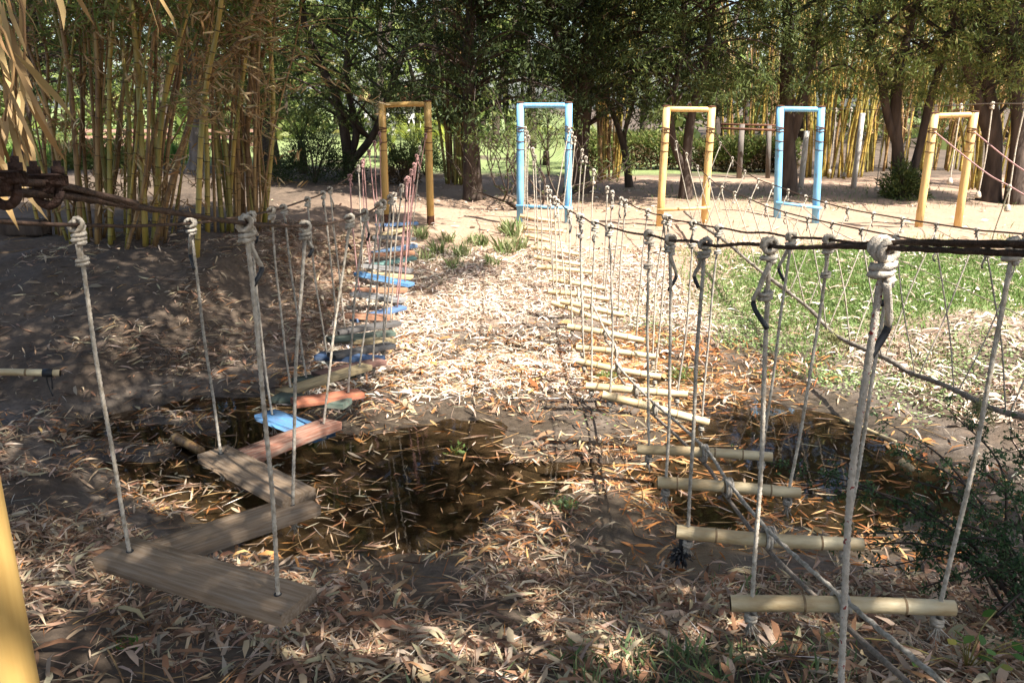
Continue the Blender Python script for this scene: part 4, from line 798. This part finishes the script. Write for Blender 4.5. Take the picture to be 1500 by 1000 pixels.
def palm(label, base, n, L, lift, pal, group='palms behind the ochre gate', trunk=.5):
    base = np.array(base, float); base[2] = float(ground_z(base[0], base[1])); root = thing('palm', label, 'palm', base, group); top = base+(0, 0, trunk)
    MB().tube([base-(0, 0, .1), base*.5+top*.5, top], [.14, .13, .11], 10).build('trunk', 'bark', root)
    for k in range(n):
        a = 2*PI*k/n+R.normal()*.2; up = R.uniform(.5, 1.2)*lift; h = np.array((math.cos(a), math.sin(a), 0)); Q = curve([top, top+h*L*.35+(0, 0, L*.45*up), top+h*L*.7+(0, 0, L*.5*up), top+h*L+(0, 0, L*(.5*up-.45))], 22)
        fb = MB(); fb.tube(Q, np.linspace(.014, .003, 22), 4); V0 = np.concatenate(fb.V); 
        T_ = np.gradient(Q, axis=0); T_ = unit(T_); sd = unit(np.cross(T_, (0, 0, 1))); pos = []; dr = []
        for j in np.arange(3, 22, .5):
            q = np.array([np.interp(j, range(22), Q[:, c]) for c in range(3)]); t_ = T_[int(j)]
            for s in (-1, 1): pos.append(q); dr.append(t_*.55+sd[int(j)]*s-(0, 0, .15))
        pos = np.array(pos); m = len(pos); V, Fc = leaves4(pos, np.array(dr), np.tile((0, 0, 1.), (m, 1)), L*.27, .03)
        F2 = [tuple(f) for f in fb.F]+[tuple(int(i)+len(V0) for i in f) for f in Fc]
        mk('frond', np.vstack([V0, V]), F2, 'leaf', root, cols=np.vstack([np.tile((.2, .22, .07), (len(V0), 1)), np.repeat(pick(pal, m), 4, 0)]), smooth=False)
palm('small bright yellow-green palm seen through the ochre gate', onY(606, 240, 29), 18, 1.25, 1.5, [(.3, .34, .05), (.38, .38, .06), (.24, .3, .06)])
palm('larger palm with arching green fronds left of the ochre gate', onY(445, 262, 24), 16, 2.6, 1.15, GREEN_M, trunk=.9)
palm('small green palm left of the bright yellow-green one', onY(575, 240, 31), 12, 1.0, 1.2, GREEN_D)
palm('pale palm with drooping fronds seen through the first blue gate', onY(800, 238, 30), 12, 2.0, 1.1, GREEN_L)
# bare arching shrub between the straight tree and the blue gate
bs = thing('bare_shrub', 'nearly bare shrub of arching dark stems around the first blue gate', 'shrub', onY(775, 300, 17.6)); mb = MB(); tips = []
def grow(P, d, r, n):
    if n == 0 or r < .004: tips.append(P); return
    L = R.uniform(.32, .6); d = unit(d+R.normal(size=3)*(.22, .14, .12)); e = P+d*L; m = (P+e)/2+R.normal(size=3)*.03; mb.tube(curve([P, m, e], 6), np.linspace(r, r*.78, 6), 6)
    tips.append(e)
    for k in range(2 if R.rand() < .72 else 1): grow(e, d+np.array((R.normal()*.6, R.normal()*.35, .25+R.normal()*.2)), r*.72, n-1)
for (x, y, dx) in ((765, 298, -1.3), (768, 300, -.9), (780, 296, -.5), (790, 294, .1), (800, 296, .6), (770, 298, -1.8), (795, 294, 1.0)):
    q = onY(x, y, 17.7); q[2] = float(ground_z(q[0], q[1])); grow(q, np.array((dx, 0, .75)), .032, 5)
mb.build('stem', 'bark', bs); V, Fc, C = foliage(np.array(tips), 9, .2, .1, .026, GREEN_M, .3); mk('foliage', V, Fc, 'leaf', bs, cols=C, smooth=False)
# far wood closing the view
n = 1500; C = np.stack([R.uniform(-52, 58, n), R.uniform(42, 66, n), R.uniform(.3, 10, n)], 1); C = C[~((vnoise(C[:, 0], C[:, 1]*.2, 3.2) > .45) & (C[:, 2] < 3.5))]
V, Fc, Cc = foliage(C, 44, 1.0, .62, .26, GREEN_M+GREEN_L, .3); fw = mk('far_wood', V, Fc, 'leaf', cols=Cc, smooth=False); tag(fw, 'far mass of trees closing the view beyond the lawn', 'wood', kind='stuff')
mb = MB()
for _ in range(46):
    x, y = R.uniform(-48, 52), R.uniform(40, 60); mb.tube(curve([(x, y, -.2), (x+R.normal()*.3, y, 3), (x+R.normal()*.8, y, 7)], 8), np.linspace(.2, .1, 8)*R.uniform(.7, 1.4), 7)
tr_ = mb.build('far_trunks', 'bark'); tag(tr_, 'trunks of the far wood beyond the lawn', 'wood', kind='stuff')
# house and path beyond the ochre gate
hs = thing('house', 'pale house with orange roof far behind the ochre gate', 'house', onY(578, 225, 52)*(1, 1, 0)); hc = np.array(hs.location)
mb = MB(); mb.box(hc+(0, 0, 1.1), np.eye(3), (1.5, 1.6, 1.1), bev=.02); mb.build('wall', 'plaster', hs, smooth=False)
mb = MB(); mb.add([hc+q for q in ((-1.8, -1.9, 2.2), (1.8, -1.9, 2.2), (1.8, 1.9, 2.2), (-1.8, 1.9, 2.2), (-1.8, 0, 3.1), (1.8, 0, 3.1))], [(0, 1, 5, 4), (2, 3, 4, 5), (0, 4, 3), (1, 2, 5), (0, 3, 2, 1)]); mb.build('roof', 'roof', hs, smooth=False)
for x in (-.7, .7):
    mb = MB(); mb.box(hc+(x, -1.61, 1.2), np.eye(3), (.4, .03, .45)); wn = mb.build('window', 'plaster', hs, smooth=False); mb = MB(); mb.box(hc+(x, -1.65, 1.2), np.eye(3), (.33, .02, .38)); mb.build('pane', 'glass_dark', wn, smooth=False)
px = np.linspace(-44, -9, 40); P = [(x, 34+1.2*math.sin(x*.12), .07) for x in px]; V = np.array([[(p[0], p[1]-1.1, p[2]), (p[0], p[1]+1.1, p[2])] for p in P]).reshape(-1, 3)
po = mk('path', V, np.array([(2*k, 2*k+2, 2*k+3, 2*k+1) for k in range(39)]), 'plaster'); po['kind'] = 'structure'
for (x, y, Y, w, lab) in ((190, 240, 29, 1.6, 'brown rail fence glimpsed through the big bamboo clump'), (340, 243, 29.5, 1.4, 'grey rail bench glimpsed beside the grey trunk')):
    c = onY(x, y, Y); c[2] = float(ground_z(c[0], c[1])); f = thing('rail_fence', lab, 'fence', c)
    for z in (.45, .7, .92): mb = MB(); mb.box(c+(0, 0, z), np.eye(3), (w, .03, .055)); mb.build('rail', 'wood_redside', f, smooth=False)
    for s in (-1, 0, 1): mb = MB(); mb.box(c+(s*w*.9, .08, .5), np.eye(3), (.05, .045, .5)); mb.build('post', 'wood_grey', f, smooth=False)
lo = onY(20, 340, 12.2); lo[2] = float(ground_z(lo[0], lo[1])); tb = thing('timber', 'dark weathered timber lying at the left edge of the bamboo', 'timber', lo)
mb = MB(); mb.box(lo+(-.5, 0, .12), np.eye(3), (1.0, .14, .12), bev=.2); mb.build('beam', 'bark', tb, smooth=False)
# strap-leaved plants in the sun behind the bamboo
for k, (x, y) in enumerate(((25, 262), (62, 268), (95, 262), (240, 262), (268, 266), (330, 262), (125, 270))):
    c = onY(x, y, 26.5+.5*(k % 3)); c[2] = float(ground_z(c[0], c[1])); n = 60; P = np.tile(c, (n, 1))+R.normal(size=(n, 3))*(.22, .15, 0)
    V, Fc, C = long_leaves(P+(0, 0, .32), .85, .07, [(.16, .28, .05), (.24, .36, .08), (.12, .22, .05)], -1.0, spread=.65)
    o = mk('strap_leaf_plant', V, Fc, 'leaf', cols=C, smooth=False); tag(o, 'bright green strap-leaved plant in the sun behind the bamboo', 'plant', 'strap-leaved plants behind the bamboo')

# ================================================================== LEAF LITTER, GRASS, WEEDS
TAUPE = [(.38, .24, .15), (.46, .32, .21), (.28, .165, .1), (.54, .41, .29), (.33, .25, .17), (.2, .115, .07), (.5, .37, .22), (.14, .085, .055), (.42, .35, .22), (.34, .18, .1)]
STRAW = [(.62, .51, .39), (.7, .6, .47), (.55, .42, .31), (.76, .67, .54), (.42, .29, .2), (.6, .44, .33)]
RUST = [(.36, .15, .05), (.45, .2, .07), (.28, .11, .04), (.42, .26, .11), (.5, .3, .13), (.2, .09, .04)]
def litter_density(X, Y, z):
    d = .55+.6*vnoise(X+2, Y+8, .7)+.25*vnoise(X+40, Y, .25)
    d = np.where((X < -2.2) & (Y > 7.6), d*np.interp(X, [-4.6, -3.6, -2.4], [.2, .75, 1.2]), d)         # bare soil of the left bank
    d = np.where((X > 3) & (Y > 9.6), d*.22, d)                                             # the green slope
    d = np.where(z < -.7, d*.27, d); d = np.where(z < WATER-.01, d*.36, np.where(z < WATER+.04, d*1.6, d)); d = np.where((X > -2.6) & (X < 2.6) & (Y > 8.4) & (Y < 14), d*2.2+.15, d); d = np.where(Y > 14.2, d*.3, d)
    d = np.where((Y < 2.95+.25*vnoise(X, Y, .6)) & (X < .3), d*.22, d)
    return np.clip(d, 0.03, 1)
def scatter(N, x0, x1, y0, y1, dens):
    X = R.uniform(x0, x1, N); Y = R.uniform(y0, y1, N); z = ground_z(X, Y); k = R.rand(N) < dens(X, Y, z); return X[k], Y[k], z[k]
def litter(name, label, N, box, L, W, seed):
    X, Y, z = scatter(N, *box, litter_density); n = len(X); wet = z < WATER+.012
    P = np.stack([X, Y, np.maximum(z, np.where(R.rand(n) < .72, WATER, -9))+.006+np.where(wet, 0, R.uniform(0, .03, n))], 1)
    a = R.uniform(0, 2*PI, n); d = np.stack([np.cos(a), np.sin(a), np.where(wet, 0, R.normal(size=n)*.22)], 1)
    nr = np.array((0, 0, 1.))+R.normal(size=(n, 3))*np.where(wet, .03, .33)[:, None]; s = np.where(R.rand(n) < .45, R.uniform(.18, .5, n), R.uniform(.5, 1.45, n))
    wide = np.where(R.rand(n) < .12, R.uniform(1.6, 2.6, n), 1.0)*np.where(s < .5, 1.6, 1)
    V, Fc = leaves6(P, d, nr, L*s, W*s*wide*R.uniform(.6, 1.25, n), curl=np.where(wet, 0, R.uniform(-.1, .22, n)), cup=np.where(wet, 0, R.uniform(-.9, .9, n)))
    col = pick(TAUPE, n, .25); st = ((Y > 8) & (X > -2.4)) | (X > 3.2); col[st] = pick(STRAW, int(st.sum()), .22); rw = (z < -.74) & (R.rand(n) < np.where(X > .8, .8, .3)); col[rw] = pick(RUST, int(rw.sum()), .25)  # sunlit zone takes the paler palette, so part of the glare is leaf colour
    o = mk(name, V, Fc, 'dryleaf', cols=np.repeat(col, 6, 0), smooth=False); tag(o, label, 'leaf litter', kind='stuff'); return P
litter('near_leaf_litter', 'thick brown bamboo leaf litter on the near bank', 105000, (-4.6, 4.8, 1.9, 6.3), .145, .0135, 1)
litter('far_leaf_litter', 'pale dry leaf litter over the ditch and far bank', 170000, (-6.5, 7.5, 6.0, 14), .16, .0145, 2)
litter('scattered_leaf_litter', 'scattered dry leaves on the trodden soil behind the gates', 16000, (-9, 11, 13.5, 24), .14, .026, 3)
X, Y, z = scatter(60000, -4.6, 5, 2, 12.8, lambda X, Y, z: litter_density(X, Y, z)*np.where(z < -.77, .25, 1)); n = len(X); a = R.uniform(0, 2*PI, n)
V, Fc = leaves6(np.stack([X, Y, np.maximum(z, WATER)+R.uniform(.004, .03, n)], 1), np.stack([np.cos(a), np.sin(a), R.normal(size=n)*.06], 1), np.array((0, 0, 1.))+R.normal(size=(n, 3))*.3, R.uniform(.1, .34, n), R.uniform(.0025, .006, n), curl=R.uniform(-.04, .1, n), cup=0)
tag(mk('straw_litter', V, Fc, 'dryleaf', cols=np.repeat(pick(STRAW+RUST[:3]+TAUPE, n, .25), 6, 0), smooth=False), 'thin straw and leaf stalks tangled through the litter', 'straw', kind='stuff')
# the largest leaves, one by one
lmesh = []
for k in range(8):
    V, Fc = leaves6(np.zeros((1, 3)), np.array([(1., 0, 0)]), np.array([(0, 0, 1.)]), .19, .02+.005*(k % 4), curl=R.uniform(-.03, .13), cup=R.uniform(-.5, .5))
    col = pick(TAUPE, 1, .1); o = mk('dry_leaf', V, Fc, 'dryleaf', None, cols=np.repeat(col, 6, 0), smooth=False); lmesh.append(o.data); bpy.data.objects.remove(o)
for k in range(290):
    while True:
        x, y = R.uniform(-2.2, 2.6), R.uniform(2.3, 4.6)
        if abs(x) < .66*y: break
    o = bpy.data.objects.new('dry_leaf', lmesh[k % 8]); COL.objects.link(o); o.parent = ground; o.location = (x, y, float(ground_z(x, y))+.026); o.rotation_euler = (R.normal()*.2, R.normal()*.16, R.uniform(0, 2*PI)); s = R.uniform(.7, 1.25); o.scale = (s, s, s)
# twigs and thin stalks
mb = MB()
for _ in range(420):
    y = R.uniform(2.3, 12.5); x = R.uniform(-.62, .66)*y; z = float(ground_z(x, y)); a = R.uniform(0, 2*PI); L = R.uniform(.12, .55); h = np.array((math.cos(a), math.sin(a), 0))*L/2; c = np.array((x, y, max(z, WATER)+.02))
    mb.tube(curve([c-h, c+R.normal(size=3)*(.02, .02, .008), c+h], 5), R.uniform(.002, .0045), 4)
o = mb.build('twig_litter', 'cane_dry'); tag(o, 'thin dry twigs strewn over the ditch', 'twigs', kind='stuff')
def sticks(lab, pts, r, m='cane_dry'):
    P = [np.array((q[0], q[1], max(float(ground_z(q[0], q[1])), WATER)+r+.01)) for q in pts]; o = MB().tube(curve(P, 12), np.linspace(r, r*.7, 12), 8).build('stick', m); tag(o, lab, 'stick')
sticks('long pale bamboo stick on the litter right of the puddle', [onz(1235, 605, -.75)[:2], onz(1315, 630, -.7)[:2]], .022, 'rung')
sticks('short cut bamboo stub on the right hand litter', [onz(1325, 645, -.6)[:2], onz(1342, 655, -.6)[:2]], .035, 'rung')
sticks('curved dry bamboo sheath at the left end of the puddle', [onz(255, 628, -.7)[:2], onz(295, 655, -.75)[:2]], .05)
# grass on the right hand slope, weeds beside it
def gdens(X, Y, z): return np.clip(1.15*np.exp(-((X-5.6)/2.3)**4-((Y-11.6)/1.75)**4)+.16*vnoise(X, Y, .6), 0, 1)
def blades(X, Y, z, L, W, pal, lean=.35):
    n = len(X); P = np.stack([X, Y, z-.005], 1); d = np.array((0, 0, 1.))+R.normal(size=(n, 3))*lean; d = unit(d); s = unit(np.cross(d, rdir(n))); L = L*R.uniform(.5, 1.3, n)[:, None]; b = R.normal(size=(n, 3))*(.3, .3, 0)
    V = np.stack([P-s*W/2, P+s*W/2, P+d*L*.6+s*W*.35+b*L*.15, P+d*L+b*L*.6], 1).reshape(-1, 3); q = np.arange(n)[:, None]*4; Fc = np.concatenate([q+[0, 1, 2], q+[0, 2, 3]]); return V, Fc, np.repeat(pick(pal, n, .2), 4, 0)
X, Y, z = scatter(190000, 2.6, 9.8, 8.0, 14.2, gdens); V, Fc, C = blades(X, Y, z, .068, .013, [(.13, .22, .045), (.17, .27, .06), (.21, .3, .085), (.29, .33, .13)])
o = mk('slope_grass', V, Fc, 'grass', cols=C, smooth=False); tag(o, 'short green grass on the right hand slope under the pole bridge', 'grass', kind='stuff')
def wdens(X, Y, z): return np.clip((.7*np.exp(-((X-2.9-.2*(Y-9))/1.6)**2-((Y-9.9)/1.9)**2)+.6*np.exp(-((X-5.5)/2)**2-((Y-8.3)/1.0)**2))*(.75+1.1*vnoise(X+8, Y+3, .55)), 0, 1)*(z > -.8)
X, Y, z = scatter(90000, .6, 8.5, 7.2, 14, wdens); n = len(X); V, Fc = leaves4(np.stack([X, Y, z+R.uniform(.005, .06, n)], 1), rdir(n)*(1, 1, .4), np.array((0, 0, 1.))+R.normal(size=(n, 3))*.5, R.uniform(.025, .05, n), R.uniform(.016, .03, n))
o = mk('slope_weeds', V, Fc, 'grass', cols=np.repeat(pick([(.2, .28, .09), (.28, .35, .14), (.34, .4, .19), (.16, .22, .07)], n), 4, 0), smooth=False); tag(o, 'low pale green creeping weeds beside the bamboo rung bridge', 'weeds', kind='stuff')
def sdens(X, Y, z): return np.clip(.35*np.exp(-((X-.6)/.9)**2-((Y-2.65)/.35)**2)+.5*np.exp(-((X-1.5)/.5)**2-((Y-3.9)/.5)**2)+.25*np.exp(-((X-7)/4)**2-((Y-20)/3)**4)*(Y > 17)+.05*(Y > 12)*(Y < 15), 0, 1)
X, Y, z = scatter(60000, -3, 12, 2, 23, sdens); V, Fc, C = blades(X, Y, z, .11, .009, [(.12, .18, .06), (.2, .25, .1), (.26, .3, .14)])
o = mk('sparse_grass', V, Fc, 'grass', cols=C, smooth=False); tag(o, 'sparse grass blades on the banks', 'grass', kind='stuff')
X, Y, z = scatter(2600, .2, 2.4, 2.35, 3.2, lambda X, Y, z: np.exp(-((X-.7)/.5)**2)); V, Fc, C = blades(X, Y, z, .1, .006, [(.12, .18, .06), (.18, .22, .1)], .8)
o = mk('near_grass', V, Fc, 'grass', cols=C, smooth=False); tag(o, 'thin grass growing through the near litter', 'grass', kind='stuff')
for k, (x, y, h) in enumerate(((618, 352, .2), (640, 372, .24), (655, 350, .18), (676, 378, .26), (690, 352, .16), (705, 360, .2), (738, 372, .3), (752, 350, .3), (742, 340, .22), (720, 390, .18), (625, 385, .22), (600, 345, .15), (760, 365, .24), (665, 392, .18))):
    P = hit_profile(x, y, lambda yy: float(ground_z(-.3, yy, False))); n = 90; X = P[0]+R.normal(size=n)*.07; Y = P[1]+R.normal(size=n)*.06
    V, Fc, C = blades(X, Y, ground_z(X, Y), h, .012, [(.14, .2, .06), (.2, .26, .09), (.3, .32, .14), (.36, .34, .18)], .4); o = mk('grass_tuft', V, Fc, 'grass', cols=C, smooth=False); tag(o, 'tuft of grass on the crest of the far bank between the first two gates', 'grass', 'grass tufts on the far bank')
def weed(lab, px, z, n, s, pal, L=.04):
    c = onz(*px, z); g = max(float(ground_z(c[0], c[1])), WATER-.02); root = thing('weed', lab, 'weed', (c[0], c[1], g)); mb = MB(); b0 = np.array((c[0], c[1], g))
    C = b0+np.abs(R.normal(size=(n, 3)))*(0, 0, s*.7)+R.normal(size=(n, 3))*(s, s, 0); V, Fc = leaves4(C, rdir(n)+np.array((0, 0, .6)), rdir(n)+np.array((0, 0, 1)), L, L*.4)
    for q in C[::3]: mb.tube([b0, (b0+q)/2+(0, 0, .01), q], [.003, .002, .001], 4)
    mb.build('stem', 'cane_green', root); mk('foliage', V, Fc, 'leaf', root, cols=np.repeat(pick(pal, n), 4, 0), smooth=False)
weed('small leafy weed on the wet mud left of the rungs', (826, 738, ), -.78, 130, .045, [(.13, .2, .07), (.2, .28, .12)])
weed('floating sprig of green grass in the puddle', (668, 660), -.85, 26, .045, [(.16, .22, .06)], .06)
weed('green sprig by the tan rungs on the wet mud', (890, 550), -.82, 120, .07, [(.2, .28, .09)])
weed('sprout of weeds in the orange shallow water', (1000, 548), -.82, 140, .08, [(.2, .28, .09)])
weed('tiny green seedling on the near bank under the grey planks', (178, 900), -.0, 30, .025, [(.1, .2, .04)], .035)
# dark fine-leaved shrub at the lower right
sh = thing('shrub', 'dark green fine-leaved shrub sprawling beside the bamboo rungs', 'shrub', (2.75, 3.6, float(ground_z(2.75, 3.6)))); mb = MB(); tips = []; b0 = np.array(sh.location)
ends = [onY(1105, 672, 4.9), onY(1180, 700, 4.6), onY(1240, 720, 4.5), onY(1285, 610, 5.4), onY(1320, 660, 4.8), onY(1390, 600, 4.6), onY(1420, 680, 4.2), onY(1480, 640, 3.9), onY(1330, 760, 4.0), onY(1290, 830, 3.9), onY(1250, 780, 4.2), onY(1380, 790, 3.7), onY(1440, 760, 3.6), onY(1490, 720, 3.6), onY(1500, 830, 3.3), onY(1420, 850, 3.4), onY(1350, 860, 3.6), onY(1460, 900, 3.1), onY(1540, 760, 3.3), onY(1330, 700, 4.4), onY(1500, 960, 2.9), onY(1215, 800, 4.2)]
for e in ends[::1]:
    e[2] = max(e[2], float(ground_z(e[0], e[1]))+.06)
    Q = curve([b0+R.normal(size=3)*(.12, .12, 0), (b0+e)/2+(0, 0, .22), e], 26); mb.tube(Q, np.linspace(.011, .003, 26), 5)
    for k in range(7, 26): 
        for _ in range(R.choice([0, 1, 2])):
            d = unit(R.normal(size=3)*(1, 1, .7)); t = Q[k]+d*R.uniform(.03, .16); mb.tube([Q[k], t], [.003, .0015], 3, caps=False); tips.append(np.linspace(Q[k], t, 4)[1:])
mb.build('stem', 'bark', sh); C = np.concatenate(tips); V, Fc, Cc = foliage(C, 6, .022, .026, .012, [(.04, .075, .03), (.06, .105, .04), (.085, .135, .055)], .0); mk('foliage', V, Fc, 'leaf', sh, cols=Cc, smooth=False)
# broad-leaved seedling and flowers at its foot
c = onY(1430, 905, 2.85); c[2] = float(ground_z(c[0], c[1])); root = thing('broad_leaf_weed', 'light green broad-leaved weed at the foot of the shrub', 'weed', c)
for k in range(14):
    q = c+np.array((R.normal()*.13, R.normal()*.09, R.uniform(.06, .24))); d = np.array([(R.normal(), R.normal(), -.2)]); V, Fc = leaves6(q[None], d, np.array([(R.normal()*.4, -.3, 1.)]), .065, .036, curl=.05, cup=.2)
    mk('leaf', V, Fc, 'leaf', root, cols=np.repeat(pick([(.1, .2, .035), (.14, .26, .05), (.1, .2, .035), (.3, .28, .05)], 1), 6, 0)); MB().tube(curve([c, (c+q)/2+(0, 0, .05), V[0]], 8), .0025, 4).build('stalk', 'cane_green', root)
